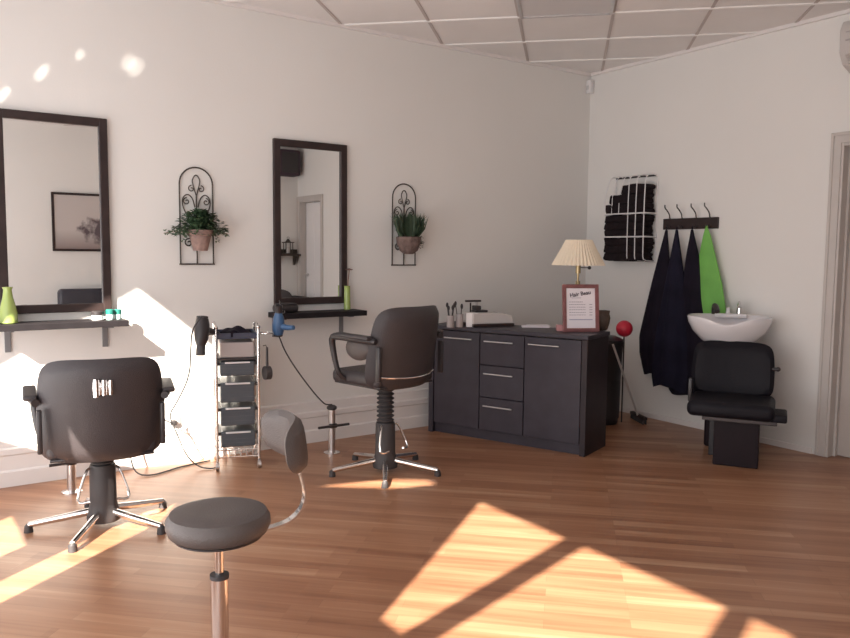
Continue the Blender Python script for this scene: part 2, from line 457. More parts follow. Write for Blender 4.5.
# vases and jars
v = MB().lathe([(.030, 0), (.037, .004), (.037, .05), (.030, .09), (.021, .13), (.017, .165), (.022, .180), (.018, .180), (.014, .166), (.014, .02)], seg=28).build('vase', M['vase'])
v.location = (-4.757, -.10, .940); v.scale = (1.25, 1.25, 1.12); tag(v, 'lime green bottle-shaped vase at the left end of the left shelf', 'vase', 'green vases')
t = thing('flower_vase', 'slim lime green vase with one dried flower on the second shelf', 'vase', (-2.605, -.06, .940), 0, 'green vases')
MB().lathe([(.020, 0), (.024, .004), (.022, .10), (.021, .165), (.023, .170), (.019, .170), (.018, .02)], seg=24).build('vase_body', M['vase'], t)
MB().tube([(0, 0, .02), (.004, 0, .18), (.014, 0, .255), (.016, .0, .285)], .003, smooth=1).build('stem', M['stem'], t)
f = MB()
for k in range(11):
    a = 2 * PI * k / 11
    f.box((.016 + .014 * math.cos(a), .014 * math.sin(a), .288), (.022, .009, .006), rot=Matrix.Rotation(a, 4, 'Z') @ Matrix.Rotation(.25, 4, 'Y'))
f.ball((.016, 0, .288), .012, (1, 1, .6), 10)
f.build('flower_head', M['flower'], t)
def jar(name, label, x, y, r, hb, hl, mb, ml, grp):
    t = thing(name, label, 'jar', (x, y, .940), 0, grp)
    MB().lathe([(r * .9, 0), (r, .003), (r, hb), (r * .9, hb + .002)], seg=24).build('jar_body', mb, t)
    MB().lathe([(r * 1.04, hb + .001), (r * 1.06, hb + .004), (r * 1.06, hb + hl), (r * .9, hb + hl + .004)], seg=24).build('lid', ml, t)
jar('hair_wax_jar', 'low white jar with a black lid on the left shelf', -4.295, -.11, .034, .030, .020, M['white'], M['arm'], 'jars on the left shelf')
jar('styling_cream_jar', 'mint jar with teal lid, the one next to the white jar', -4.228, -.12, .023, .032, .026, M['mint'], M['teal'], 'jars on the left shelf')
jar('styling_cream_jar', 'mint jar with teal lid nearest the right end of the left shelf', -4.180, -.105, .020, .030, .026, M['mint'], M['teal'], 'jars on the left shelf')

# black clipper bag and scissors on second shelf
t = thing('tool_pouch', 'black tool pouch lying on the left end of the second shelf', 'pouch', (-3.10, -.10, .940), R(8))
MB().box((0, 0, .030), (.16, .10, .056), bev=.022, seg=4).build('pouch_body', M['arm'], t)
MB().box((0, -.004, .0595), (.13, .085, .008), bev=.004).build('flap', M['rubber'], t)
t = thing('scissors', 'open silver scissors leaning on the black pouch on the second shelf', 'scissors', (-3.168, -.185, .941), 0)
MB().box((.002, 0, .052), (.006, .004, .080), rot=Matrix.Rotation(R(-22), 4, 'Y')).box((-.008, 0, .050), (.006, .003, .080), rot=Matrix.Rotation(R(-8), 4, 'Y')).build('blades', M['chrome'], t)
hdl = MB()
for sx in (-.006, .014):
    hdl.tube([(sx + .010 * math.cos(a * PI / 6), 0, .011 + .009 * math.sin(a * PI / 6)) for a in range(12)], .002, seg=6, closed=True)
hdl.build('finger_rings', M['steel'], t)

# ------------------------------------------------------------------ footrests (chrome post with bar)
def footrest(x, y, label, bar):
    t = thing('footrest', label, 'footrest', (x, y, 0), 0, 'chrome footrests in front of the wall')
    MB().lathe([(.055, 0), (.055, .006), (.040, .010), (.024, .014)], seg=28).build('floor_flange', M['chrome'], t)
    MB().cyl((0, 0, .010), (0, 0, .300), .024).build('post', M['steel'], t)
    MB().lathe([(.026, .296), (.034, .304), (.034, .316), (.020, .326)], seg=24).build('cap', M['rubber'], t)
    MB().cyl((-.115, -.03, bar), (.115, -.03, bar), .009, seg=12).box((0, -.020, bar), (.05, .03, .03), bev=.006).build('foot_bar', M['dark_metal'], t)
footrest(-4.500, -.325, 'chrome footrest post on the floor below the left shelf', .175)
footrest(-2.885, -.355, 'chrome footrest post between the trolley and the right styling chair', .190)

# ------------------------------------------------------------------ styling chairs
def make_chair(label, lift, leg0):
    t = thing('styling_chair', label, 'chair', (0, 0, 0), 0, 'hydraulic styling chairs')
    for k in range(5):
        a = R(leg0 + 72 * k)
        m_ = MB()
        dx, dy = math.cos(a), math.sin(a)
        m_.tube([(dx * .045, dy * .045, .078), (dx * .18, dy * .18, .058), (dx * .335, dy * .335, .036)], [.019, .017, .014], seg=12)
        lg = m_.build('leg', M['chrome'], t)
        MB().cyl((dx * .335, dy * .335, 0), (dx * .335, dy * .335, .030), .021, .018, seg=16).cyl((dx * .335, dy * .335, .028), (dx * .335, dy * .335, .040), .018, .010, seg=16).build('glide', M['rubber'], lg)
    MB().lathe([(.075, .030), (.078, .05), (.070, .085), (.062, .12), (.060, .30), (.056, .310)], seg=32).build('pedestal', M['rubber'], t)
    pr = [(.040, .305)]
    zt = .375 + lift; n = 3 if lift < .05 else 9
    for k in range(n):
        z0 = .31 + (zt - .31) * k / n; dz = (zt - .31) / n
        pr += [(.040, z0 + dz * .1), (.054, z0 + dz * .45), (.054, z0 + dz * .6), (.040, z0 + dz * .95)]
    pr.append((.030, zt))
    MB().lathe(pr, seg=28).build('bellows', M['rubber'], t)
    z = lift
    MB().box((0, .01, z + .374), (.26, .26, .018), bev=.006).build('seat_plate', M['dark_metal'], t)
    # pump lever: bent rod on both sides of the pedestal
    for s_ in (-1, 1):
        MB().tube([(s_ * .058, -.03, .300), (s_ * .075, -.04, .290), (s_ * .118, -.075, .165), (s_ * .105, -.085, .145), (s_ * .060, -.095, .155)], .0065, seg=8, smooth=1).build('pump_lever', M['chrome'], t)
    # seat cushion
    MB().box((0, .025, z + .425), (.48, .42, .085), bev=.034, seg=5).build('seat', M['vinyl'], t)
    MB().box((0, .015, z + .387), (.45, .40, .014), bev=.004).build('seat_board', M['arm'], t)
    # backrest: curved rounded pad, narrower at top
    def backpad(th, shrink, off):
        m_ = MB(); nx, nz = 22, 16; W0 = .552 - shrink; H0 = .490 - shrink
        grid = {}
        def pt(u, v_, side):
            # u,v in -1..1 mapped on a superellipse outline
            n_ = 6.0
            r_ = (abs(u) ** n_ + abs(v_) ** n_) ** (1 / n_) if (u or v_) else 1
            mxx = max(abs(u), abs(v_))
            k_ = mxx / r_ if r_ > 0 else 1
            uu, vv_ = u * k_, v_ * k_
            x = uu * W0 / 2 * (1 - .055 * max(vv_, -.2)); zz = vv_ * H0 / 2
            edge = max(0, 1 - mxx ** 6) ** .5
            y = .10 * (x / .27) ** 2 - .02 * vv_ * 2 - off + (th * (edge * side))
            return Vector((x, y, zz + z + .616))
        rows = []
        for side in (-1, 1):
            g = [[m_.bm.verts.new(pt(-1 + 2 * i / nx, -1 + 2 * j / nz, side)) for i in range(nx + 1)] for j in range(nz + 1)]
            for j in range(nz):
                for i in range(nx):
                    m_.bm.faces.new((g[j][i], g[j][i + 1], g[j + 1][i + 1], g[j + 1][i]))
            rows.append(g)
        bmesh.ops.remove_doubles(m_.bm, verts=m_.bm.verts, dist=.0004)
        return m_
    backpad(.040, 0, .245).build('backrest', M['vinyl'], t)
    # piping seam on back
    sm = MB()
    sm.tube([(x, .10 * (x / .27) ** 2 + .027 - .245 - .040, z + .455 - .014 * math.cos(x / .25 * PI / 2)) for x in [(-.225 + .45 * k / 20) for k in range(21)]], .0055, seg=8)
    if lift > .05: sm.build('chrome_strip', M['chrome'], t)
    else: sm.bm.free()
    for s_ in (-1, 1):
        a_ = MB()
        # padded loop armrest
        a_.tube([(s_ * .275, -.205, z + .665), (s_ * .300, -.10, z + .672), (s_ * .305, .10, z + .680), (s_ * .302, .145, z + .668), (s_ * .297, .150, z + .62), (s_ * .285, .130, z + .50), (s_ * .268, .115, z + .435), (s_ * .225, .10, z + .415)],
                [.018, .020, .022, .021, .019, .016, .016, .015], seg=12, smooth=1)
        am = a_.build('armrest', M['arm'], t)
        MB().box((s_ * .304, -.050, z + .688), (.058, .27, .026), rot=Matrix.Rotation(R(1.5), 4, 'X') @ Matrix.Rotation(-s_ * R(3), 4, 'Z'), bev=.011, seg=3).build('arm_pad', M['vinyl'], am)
        MB().box((s_ * .262, -.215, z + .535), (.022, .035, .20), bev=.007).build('back_bracket', M['arm'], t)
    return t
c1 = make_chair('charcoal styling chair seen from behind, facing the left mirror, set low', 0., 173)
c1.location = (-4.470, -.975, 0); c1.rotation_euler = (0, 0, R(80 - 90))
# clip on back of chair 1
MB().box((0, -.294, .735), (.085, .026, .070), bev=.006).cyl((-.026, -.312, .695), (-.026, -.312, .775), .014, seg=12).cyl((.006, -.308, .700), (.006, -.308, .770), .012, seg=12).cyl((.034, -.306, .702), (.034, -.306, .768), .010, seg=12).build('chrome_clasp', M['chrome'], c1)
MB().box((.002, -.290, .795), (.090, .018, .055), bev=.004).build('clasp_plate', M['arm'], c1)
c2 = make_chair('charcoal styling chair raised high, turned sideways beside the sideboard', .178, 238 - 12)
c2.location = (-2.815, -.925, 0); c2.rotation_euler = (0, 0, R(12))
# round neck cushion hanging inside the arm of chair two
MB().ball((-.262, -.045, .792), .092, (.4, 1.15, .76), 24).build('side_cushion', M['vinyl2'], c2)

# ------------------------------------------------------------------ trolley
TR = (-3.515, -.265)
t = thing('trolley', 'narrow chrome salon trolley with smoky drawers against the long wall', 'trolley', (TR[0], TR[1], 0), R(-17))
hw, hd = .126, .135
for sx in (-1, 1):
    for sy in (-1, 1):
        MB().cyl((sx * hw, sy * hd, .060), (sx * hw, sy * hd, .880), .009, seg=14).ball((sx * hw, sy * hd, .886), .013, seg=12).build('post', M['chrome'], t)
        w_ = MB().cyl((sx * hw - .010, sy * hd, .026), (sx * hw + .010, sy * hd, .026), .025, seg=20)
        w_.cyl((sx * hw - .012, sy * hd, .026), (sx * hw + .012, sy * hd, .026), .008, seg=12).cyl((sx * hw, sy * hd, .045), (sx * hw, sy * hd, .066), .007, seg=10)
        w_.build('castor', M['steel'], t)
f = MB()
for zz in (.080, .125):
    f.tube([(-hw, -hd, zz), (hw, -hd, zz), (hw, hd, zz), (-hw, hd, zz)], .0045, seg=8, closed=True)
for k in range(6):
    xx = -hw + .036 * (k + 1); f.tube([(xx, -hd, .125), (xx, -hd, .080), (xx, hd, .080), (xx, hd, .125)], .003, seg=6)
f.build('wire_basket', M['chrome'], t)
for sx in (-1, 1):
    for zz in (.25, .41, .56, .69): MB().cyl((sx * hw, -hd, zz), (sx * hw, hd, zz), .005, seg=8).build('side_rung', M['chrome'], t)
    MB().tube([(sx * hw, -hd, .86), (sx * hw, -hd * .5, .905), (sx * hw, hd * .5, .905), (sx * hw, hd, .86)], .006, smooth=1, seg=8).build('push_handle', M['chrome'], t)
g = MB().box((0, 0, .820), (.240, .265, .008)).box((0, -.128, .832), (.240, .010, .036), bev=.003).box((0, .128, .832), (.240, .010, .036), bev=.003)
for sx in (-1, 1): g.box((sx * .115, 0, .832), (.010, .265, .036), bev=.003)
g.build('top_tray', M['navytray'], t, smooth=False)
MB().box((0, .0, .745), (.205, .250, .095), bev=.008).build('top_drawer', M['drawer_pale'], t, smooth=False)
MB().box((0, 0, .690), (.236, .270, .014), bev=.003).build('shelf', M['arm'], t, smooth=False)
for (z0, z1) in ((.585, .675), (.420, .545), (.275, .390), (.130 + .012, .240)):
    d = MB().box((0, 0, (z0 + z1) / 2), (.208, .262, z1 - z0), bev=.010, seg=3)
    for k in range(3): d.box((0, -.1315, z0 + (z1 - z0) * (k + 1) / 4), (.196, .003, .004))
    dr = d.build('drawer', M['drawer'], t, smooth=False)
    MB().box((0, -.137, z1 - .006), (.150, .018, .010), bev=.003).build('drawer_lip', M['white'], dr, smooth=False)
    for sx in (-1, 1): MB().box((sx * .111, 0, z1 - .012), (.014, .265, .020)).build('runner', M['arm'], t, smooth=False)
# things on and hanging off the trolley
def dryer(name, label, loc, rot, bodym, nozm, cordpts):
    t = thing(name, label, 'hair dryer', loc, 0, 'hair dryers hanging at the trolley')
    t.rotation_euler = rot
    b_ = MB().lathe([(.024, -.090), (.036, -.084), (.044, -.05), (.046, -.01), (.040, .04), (.028, .075), (.024, .085)], seg=28)
    b_.build('barrel', bodym, t)
    MB().lathe([(.026, .080), (.027, .10), (.034, .135), (.030, .137), (.022, .10)], seg=20, mod=lambda a, z: 1 - .35 * abs(math.sin(a)) * (z > .11)).build('nozzle', nozm, t)
    MB().tube([(0, -.03, -.015), (0, -.08, -.020), (0, -.145, -.005)], [.024, .020, .017], seg=14, smooth=1).build('handle', bodym, t)
    MB().lathe([(.034, -.097), (.034, -.088)], seg=20).build('rear_grille', M['rubber'], t)
    return t
dr1 = dryer('hair_dryer', 'black hair dryer hanging nozzle down from the left of the trolley', (-3.775, -.395, .865), (R(168), R(-6), R(-60)), M['arm'], M['rubber'], None)
dr2 = dryer('hair_dryer', 'black and blue hair dryer hanging between the trolley and the second shelf', (-3.285, -.40, .900), (R(8), R(-6), R(25)), M['blue'], M['arm'], None); dr2.scale = (.85, .85, .85)
def cord_of(par, o):
    bpy.context.view_layer.update(); o.parent = par; o.matrix_parent_inverse = par.matrix_world.inverted()
cord_of(dr1, MB().tube([(-3.800, -.47, .965), (-3.845, -.43, .89), (-3.850, -.42, .76), (-3.84, -.36, .60), (-3.87, -.20, .42), (-3.90, -.12, .33), (-3.86, -.15, .22), (-3.82, -.20, .08), (-3.76, -.26, .012), (-3.70, -.31, .006), (-3.66, -.30, .006)], .0045, seg=8, smooth=2).build('power_cord', M['rubber']))
tag(MB().tube([(-4.15, -.70, .40), (-4.10, -.55, .46), (-4.02, -.25, .40), (-3.90, -.06, .285), (-3.86, -.030, .262)], .004, seg=8, smooth=2).build('electric_cable', M['rubber']), 'thin black cable running from the left styling chair to the wall plug', 'cable', 'loose black cables')
tag(MB().tube([(-4.13, -.10, .20), (-4.135, -.13, .08), (-4.12, -.20, .010), (-4.05, -.26, .006), (-3.95, -.22, .006), (-3.86, -.17, .006), (-3.74, -.14, .006), (-3.64, -.12, .006)], .0045, seg=8, smooth=2).build('electric_cable', M['rubber']), 'black cable lying on the floor behind the left styling chair', 'cable', 'loose black cables')
cord_of(dr2, MB().tube([(-3.285, -.40, .825), (-3.235, -.40, .70), (-3.09, -.385, .50), (-2.955, -.37, .345), (-2.91, -.36, .333), (-2.885, -.355, .331)], .0045, seg=8, smooth=2).build('power_cord', M['rubber']))
t = thing('power_socket', 'white wall socket with a black plug left of the trolley', 'socket', (-3.855, -.024, .262), 0)
MB().box((0, .001, 0), (.115, .010, .070), bev=.004).build('socket_plate', M['white'], t, smooth=False)
MB().box((.010, -.018, 0), (.034, .030, .034), bev=.008, seg=3).build('plug', M['rubber'], t)
# holder ring for dryers is a part of the trolley
tr = bpy.data.objects['trolley']
for sx in (-1, 1):
    h_ = MB()
    h_.tube([(sx * (hw + .052 + .045 * math.cos(2 * PI * k / 16)), -.11 + .045 * math.sin(2 * PI * k / 16), .845) for k in range(16)], .004, seg=8, closed=True)
    h_.tube([(sx * hw, -.13, .845), (sx * (hw + .012), -.125, .845)], .004, seg=8)
    h_.build('dryer_ring', M['chrome'], tr)
t = thing('folded_cape', 'crumpled black cloth lying on top of the trolley', 'cloth', (TR[0] + .005, TR[1] - .02, .825), 0)
t2 = MB()
n = 14
g = [[t2.bm.verts.new((-.080 + .16 * i / n, -.10 + .20 * j / n, .024 + .009 * math.sin(i * .7 + j * .4) + .008 * math.cos(j * .6 - i * .3) + .040 * math.exp(-((i - 5) ** 2 + (j - 6) ** 2) / 14))) for i in range(n + 1)] for j in range(n + 1)]
for j in range(n):
    for i in range(n): t2.bm.faces.new((g[j][i], g[j][i + 1], g[j + 1][i + 1], g[j + 1][i]))
r = bmesh.ops.extrude_face_region(t2.bm, geom=t2.bm.faces[:])
for v_ in [q for q in r['geom'] if isinstance(q, bmesh.types.BMVert)]: v_.co.z = .001
t2.build('cloth', M['cape2'], t)
t = thing('round_brush', 'dark round hairbrush hanging on the right side of the trolley', 'brush', (TR[0] + .128, TR[1] - .19, .600), 0)
MB().cyl((-.018, -.0, 0), (.018, 0, 0), .042, seg=26).build('bristle_head', M['rubber'], t)
MB().cyl((0, 0, .03), (0, 0, .16), .009, .007, seg=12).tube([(0, 0, .155), (-.004, .01, .172), (-.02, .014, .168)], .003, seg=6).build('handle', M['arm'], t)

# ------------------------------------------------------------------ foreground stool
SX, SY = -4.510, -2.722
t = thing('salon_stool', 'grey-brown round stool with curved backrest in the foreground', 'stool', (SX, SY, 0))
MB().lathe([(.085, .506), (.128, .510), (.144, .520), (.1525, .540), (.151, .560), (.141, .577), (.105, .587), (.05, .586), (.008, .585)], seg=48).build('seat', M['vinyl2'], t)
MB().lathe([(.125, .502), (.130, .505), (.130, .509), (.10, .510)], seg=48).build('seat_ring', M['arm'], t)
MB().cyl((0, 0, .36), (0, 0, .506), .0125, seg=20).cyl((0, 0, .494), (0, 0, .506), .06, seg=24).build('piston', M['chrome'], t)
MB().cyl((0, 0, .075), (0, 0, .378), .0255, seg=24).build('column', M['chrome'], t)
MB().cyl((0, 0, .374), (0, 0, .386), .0285, seg=24).build('collar', M['rubber'], t)
MB().cyl((0, 0, .055), (0, 0, .09), .045, .035, seg=24).build('hub', M['chrome'], t)
for k in range(5):
    a = R(20 + 72 * k); dx, dy = math.cos(a), math.sin(a)
    lg = MB().tube([(dx * .03, dy * .03, .078), (dx * .14, dy * .14, .068), (dx * .235, dy * .235, .058)], [.016, .014, .012], seg=10).build('leg', M['chrome'], t)
    MB().cyl((dx * .235 - dy * .011, dy * .235 + dx * .011, .025), (dx * .235 + dy * .011, dy * .235 - dx * .011, .025), .025, seg=18).cyl((dx * .235, dy * .235, .04), (dx * .235, dy * .235, .06), .008, seg=10).build('castor', M['rubber'], lg)
# backrest arm and pad on the far right side
ea = R(-11); ex, ey = math.cos(ea), math.sin(ea)
def P(rad, z, side=0.): return (ex * rad - ey * side, ey * rad + ex * side, z)
fl_ = MB()
path = [P(.06, .500), P(.15, .506), P(.215, .520), P(.252, .555), P(.264, .600), P(.252, .655), P(.238, .700), P(.232, .755)]
pp = [Vector(p) for p in path]
for _ in range(2):
    q = [pp[0]]
    for a, b in zip(pp, pp[1:]): q += [a.lerp(b, .25), a.lerp(b, .75)]
    q.append(pp[-1]); pp = q
prev = None
for i, p in enumerate(pp):
    tn = (pp[min(i + 1, len(pp) - 1)] - pp[max(i - 1, 0)]).normalized(); sd = Vector((-ey, ex, 0)); nm = tn.cross(sd).normalized()
    ring = [fl_.bm.verts.new(p + sd * a * .015 + nm * b * .003) for a, b in ((-1, -1), (1, -1), (1, 1), (-1, 1))]
    if prev:
        for k in range(4): fl_.bm.faces.new((prev[k], prev[(k + 1) % 4], ring[(k + 1) % 4], ring[k]))
    else: fl_.bm.faces.new(ring[::-1])
    prev = ring
fl_.bm.faces.new(prev)
fl_.build('backrest_arm', M['chrome'], t)
pad = MB(); nx, nz = 24, 10
for side in (-1, 1):
    g = []
    for j in range(nz + 1):
        row = []
        for i in range(nx + 1):
            u = -1 + 2 * i / nx; v_ = -1 + 2 * j / nz; n_ = 3.2
            rr = (abs(u) ** n_ + abs(v_) ** n_) ** (1 / n_) if (u or v_) else 1; mxx = max(abs(u), abs(v_)); k_ = mxx / rr if rr else 1
            uu, vv_ = u * k_, v_ * k_
            ang = ea + uu * R(46); rad = .236 + side * .024 * max(0, 1 - mxx ** 4) ** .5 - .010 * vv_
            row.append(pad.bm.verts.new((math.cos(ang) * rad, math.sin(ang) * rad, .776 + vv_ * .080)))
        g.append(row)
    for j in range(nz):
        for i in range(nx): pad.bm.faces.new((g[j][i], g[j][i + 1], g[j + 1][i + 1], g[j + 1][i]))
bmesh.ops.remove_doubles(pad.bm, verts=pad.bm.verts, dist=.0004)
pad.build('backrest', M['vinyl2'], t)

# ------------------------------------------------------------------ hanging planters
def spiral(cx, cz, r0, turns, a0, sgn=1, n=22):
    return [(cx + (r0 * (1 - .8 * k / n)) * math.cos(a0 + sgn * 2 * PI * turns * k / n), 0, cz + (r0 * (1 - .8 * k / n)) * math.sin(a0 + sgn * 2 * PI * turns * k / n)) for k in range(n + 1)]
def trellis(x, z0, w_, h_, label):
    t = thing('wall_planter_holder', label, 'planter holder', (x, -.014, z0), 0, 'wrought iron planter holders')
    hw_ = w_ / 2
    arch = [(-hw_, 0, 0), (-hw_, 0, h_ - hw_)] + [(hw_ * math.cos(a), 0, h_ - hw_ + hw_ * math.sin(a)) for a in [PI - PI * k / 16 for k in range(1, 16)]] + [(hw_, 0, h_ - hw_), (hw_, 0, 0)]
    MB().tube(arch, .0048, seg=8).cyl((-hw_ - .008, 0, 0), (hw_ + .008, 0, 0), .0048, seg=8).build('frame', M['iron'], t)
    s_ = MB()
    s_.cyl((0, 0, 0), (0, 0, h_ - .17), .005, seg=8)
    s_.tube([(0, 0, h_ - .18), (-.020, 0, h_ - .11), (-.026, 0, h_ - .075), (0, 0, h_ - .040), (.026, 0, h_ - .075), (.020, 0, h_ - .11), (0, 0, h_ - .18)], .0038, seg=7, smooth=2)
    for q in (-1, 1):
        s_.tube(spiral(q * .030, h_ - .135, .022, 1.1, PI / 2 if q > 0 else PI / 2, -q), .0034, seg=7)
        s_.tube([(q * .008, 0, h_ - .42), (q * .028, 0, h_ - .36), (q * .085, 0, h_ - .26), (q * .092, 0, h_ - .20), (q * .060, 0, h_ - .165), (q * .025, 0, h_ - .19), (q * .010, 0, h_ - .25)], .0038, seg=7, smooth=2)
        s_.tube(spiral(q * .062, h_ - .215, .024, 1.2, PI / 2, -q), .0034, seg=7)
    s_.tube(spiral(-.052, .135, .030, 1.3, PI / 4, 1), .0042, seg=7)
    s_.tube(spiral(-.040, .200, .022, 1.2, 0, 1), .0038, seg=7)
    s_.build('scrollwork', M['iron'], t)
    rg = MB()
    rg.tube([(.070 * math.cos(2 * PI * k / 24), -.085 + .070 * math.sin(2 * PI * k / 24), .195) for k in range(24)], .004, seg=8, closed=True)
    rg.tube([(0, 0, .195), (0, -.015, .195)], .005, seg=8)
    rg.build('pot_ring', M['iron'], t)
def leafquad(bm, c, d, l, w_, up):
    d = d.normalized(); s_ = d.cross(up)
    if s_.length < 1e-3: s_ = d.orthogonal()
    s_.normalize(); n_ = s_.cross(d) * (l * .18)
    a = bm.verts.new(c); b = bm.verts.new(c + d * l * .5 + s_ * w_ / 2 + n_); e = bm.verts.new(c + d * l); f_ = bm.verts.new(c + d * l * .5 - s_ * w_ / 2 + n_)
    bm.faces.new((a, b, e, f_))
def pot(r0, r1, h_):
    return MB().lathe([(r0, 0), (r0 + (r1 - r0) * .75, h_ * .72), (r1 * 1.0, h_ * .75), (r1 * 1.06, h_ * .78), (r1 * 1.06, h_), (r1 * .9, h_), (r1 * .88, h_ * .85), (.01, h_ * .85)], seg=28)
trellis(-3.668, 1.265, .212, .610, 'arched black wrought iron plant holder on the wall beside the left mirror')
trellis(-2.095, 1.257, .205, .605, 'arched black wrought iron plant holder on the wall nearer the sideboard')
t = thing('ivy_plant', 'trailing ivy in a terracotta pot on the left wall holder', 'potted plant', (-3.675, -.099, 1.350), 0, 'hanging potted plants')
pot(.044, .075, .130).build('pot', M['pot'], t)
MB().cyl((0, 0, .10), (0, 0, .114), .055).build('soil', M['soil'], t)
lf = MB(); Z = Vector((0, 0, 1))
for k in range(1300):
    a = random.uniform(0, 2 * PI); rr = abs(random.gauss(0, .062)); rr = min(rr, .125)
    x = rr * math.cos(a) * 1.25; y = rr * math.sin(a) * .55
    if y > .065: y = .065 * random.random()
    zz = .105 + random.uniform(0, .15) * max(0, 1 - (rr / .16) ** 2) - rr * .10
    c = Vector((x, y, zz)); d = Vector((math.cos(a) * 1.2, math.sin(a) * .8, random.uniform(-.6, .9)))
    leafquad(lf.bm, c, d, random.uniform(.022, .038), random.uniform(.015, .024), Z)
for (ax, ln, drp, cnt) in ((-1, .23, .02, 46), (1, .17, .015, 40), (-.8, .15, .05, 22), (.9, .13, .06, 22)):
    for k in range(cnt):
        u = k / cnt
        c = Vector((ax * (.06 + (ln - .06) * u), -.01 + random.uniform(-.012, .012), .125 - drp * u + random.uniform(-.014, .014)))
        leafquad(lf.bm, c, Vector((random.uniform(-1, 1), random.uniform(-1, .3), random.uniform(-1, 1))), .022, .015, Z)
lf.build('foliage', M['leaf'], t, recalc=False)
sv = MB()
for (ax, ln, drp) in ((-1, .23, .02), (1, .17, .015)): sv.tube([(0, 0, .115), (ax * ln * .5, -.01, .128 - drp * .3), (ax * ln, -.01, .125 - drp)], .0018, seg=6, smooth=1)
sv.build('vines', M['stem'], t)
M['pot2'] = mat('rough_clay', (.17, .115, .10), .85, var=.35, vscale=22, bump=.6)
t = thing('grassy_plant', 'upright dark green grassy plant in a rough pot on the right wall holder', 'potted plant', (-2.108, -.099, 1.340), 0, 'hanging potted plants')
MB().lathe([(.034, 0), (.066, .025), (.088, .08), (.094, .125), (.086, .128), (.078, .105), (.01, .105)], seg=28, mod=lambda a, z: 1 + .03 * math.sin(a * 9 + z * 60)).build('pot', M['pot2'], t)
MB().cyl((0, 0, .10), (0, 0, .112), .055).build('soil', M['soil'], t)
lf = MB()
for k in range(900):
    a = random.uniform(0, 2 * PI); rr = random.uniform(0, .072)
    c = Vector((rr * math.cos(a), rr * math.sin(a), .108)); ln = random.uniform(.11, .21)
    out = random.uniform(.10, .65); d = Vector((math.cos(a) * out, math.sin(a) * out * (.75 if math.sin(a) < 0 else .35), 1))
    leafquad(lf.bm, c, d, ln, .011, Vector((math.sin(a * 3), math.cos(a * 3), .2)))
for k in range(40):
    leafquad(lf.bm, Vector((.05 + .05 * random.random(), -.03, .10 + random.uniform(-.05, .03))), Vector((1, random.uniform(-.5, .5), random.uniform(-1, .6))), .022, .011, Z)
lf.build('foliage', M['leaf2'], t, recalc=False)

# ------------------------------------------------------------------ sideboard
SBA = math.atan2(-.935, .355)
t = thing('sideboard', 'dark sideboard with three drawers between two doors, set at an angle', 'sideboard', (-1.963, -.18, 0), SBA)
LEN, DEP, HT = 1.262, .362, .815
body = MB().box((LEN / 2, DEP / 2 + .012, .40), (LEN - .07, DEP - .035, .70)).box((LEN / 2, .035, .035), (LEN - .07, .016, .07))
body.build('carcass', M['sb'], t, smooth=False)
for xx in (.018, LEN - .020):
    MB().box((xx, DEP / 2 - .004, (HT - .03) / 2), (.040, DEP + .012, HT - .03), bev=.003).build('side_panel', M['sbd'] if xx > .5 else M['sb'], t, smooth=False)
MB().box((LEN / 2, DEP / 2 - .004, HT - .014), (LEN + .014, DEP + .030, .028), bev=.004).build('top', M['sb'], t, smooth=False)
def handle(par, x0, x1, z):
    MB().cyl((x0, -.020, z), (x1, -.020, z), .0055, seg=10).cyl((x0 + .02, -.020, z), (x0 + .02, .0, z), .004, seg=8).cyl((x1 - .02, -.020, z), (x1 - .02, 0, z), .004, seg=8).build('handle', M['steel'], par)
for (x0, x1, h0, h1) in ((.042, .436, .14, .378), (.796, 1.218, .832, 1.062)):
    d = MB().box(((x0 + x1) / 2, .006, .428), (x1 - x0 - .006, .018, .700), bev=.002).build('door', M['sb'], t, smooth=False)
    handle(d, h0, h1, .728)
for z0, z1, hz in ((.555, .778, .724), (.320, .549, .490), (.078, .314, .255)):
    d = MB().box((.616, .006, (z0 + z1) / 2), (.350, .018, z1 - z0), bev=.002).build('drawer', M['sb'], t, smooth=False)
    handle(d, .480, .712, hz)
def sbp(lx, ly): # sideboard local -> world
    return (-1.963 + .355 * lx + .935 * ly, -.18 - .935 * lx + .355 * ly)
# lamp
lx, ly = -1.255, -1.000
t = thing('table_lamp', 'table lamp with cream pleated shade on the sideboard', 'lamp', (lx, ly, HT))
MB().lathe([(.062, 0), (.062, .010), (.045, .020), (.020, .034), (.014, .060), (.030, .100), (.038, .150), (.030, .210), (.014, .250), (.012, .285), (.020, .30), (.010, .315)], seg=32).build('base', M['brass'], t)
st = MB()
for sx in (-1, 1): st.cyl((sx * .018, 0, .30), (sx * .018, 0, .345), .004, seg=8)
st.cyl((0, 0, .31), (0, 0, .47), .008, seg=12).cyl((0, 0, .40), (0, 0, .47), .018, seg=16).build('stem', M['brass'], t)
st = MB().lathe([(.186, .457), (.155, .515), (.122, .575), (.092, .637), (.089, .637), (.119, .575), (.152, .515), (.183, .457)], seg=168, mod=lambda a, z: 1 + .022 * math.sin(a * 42), cap=False)
st.build('lamp_shade', M['shade'], t)
MB().ball((.056, -.055, .440), .013, seg=10).cyl((.050, -.05, .440), (.010, -.01, .440), .003, seg=6).build('switch', M['arm'], t)
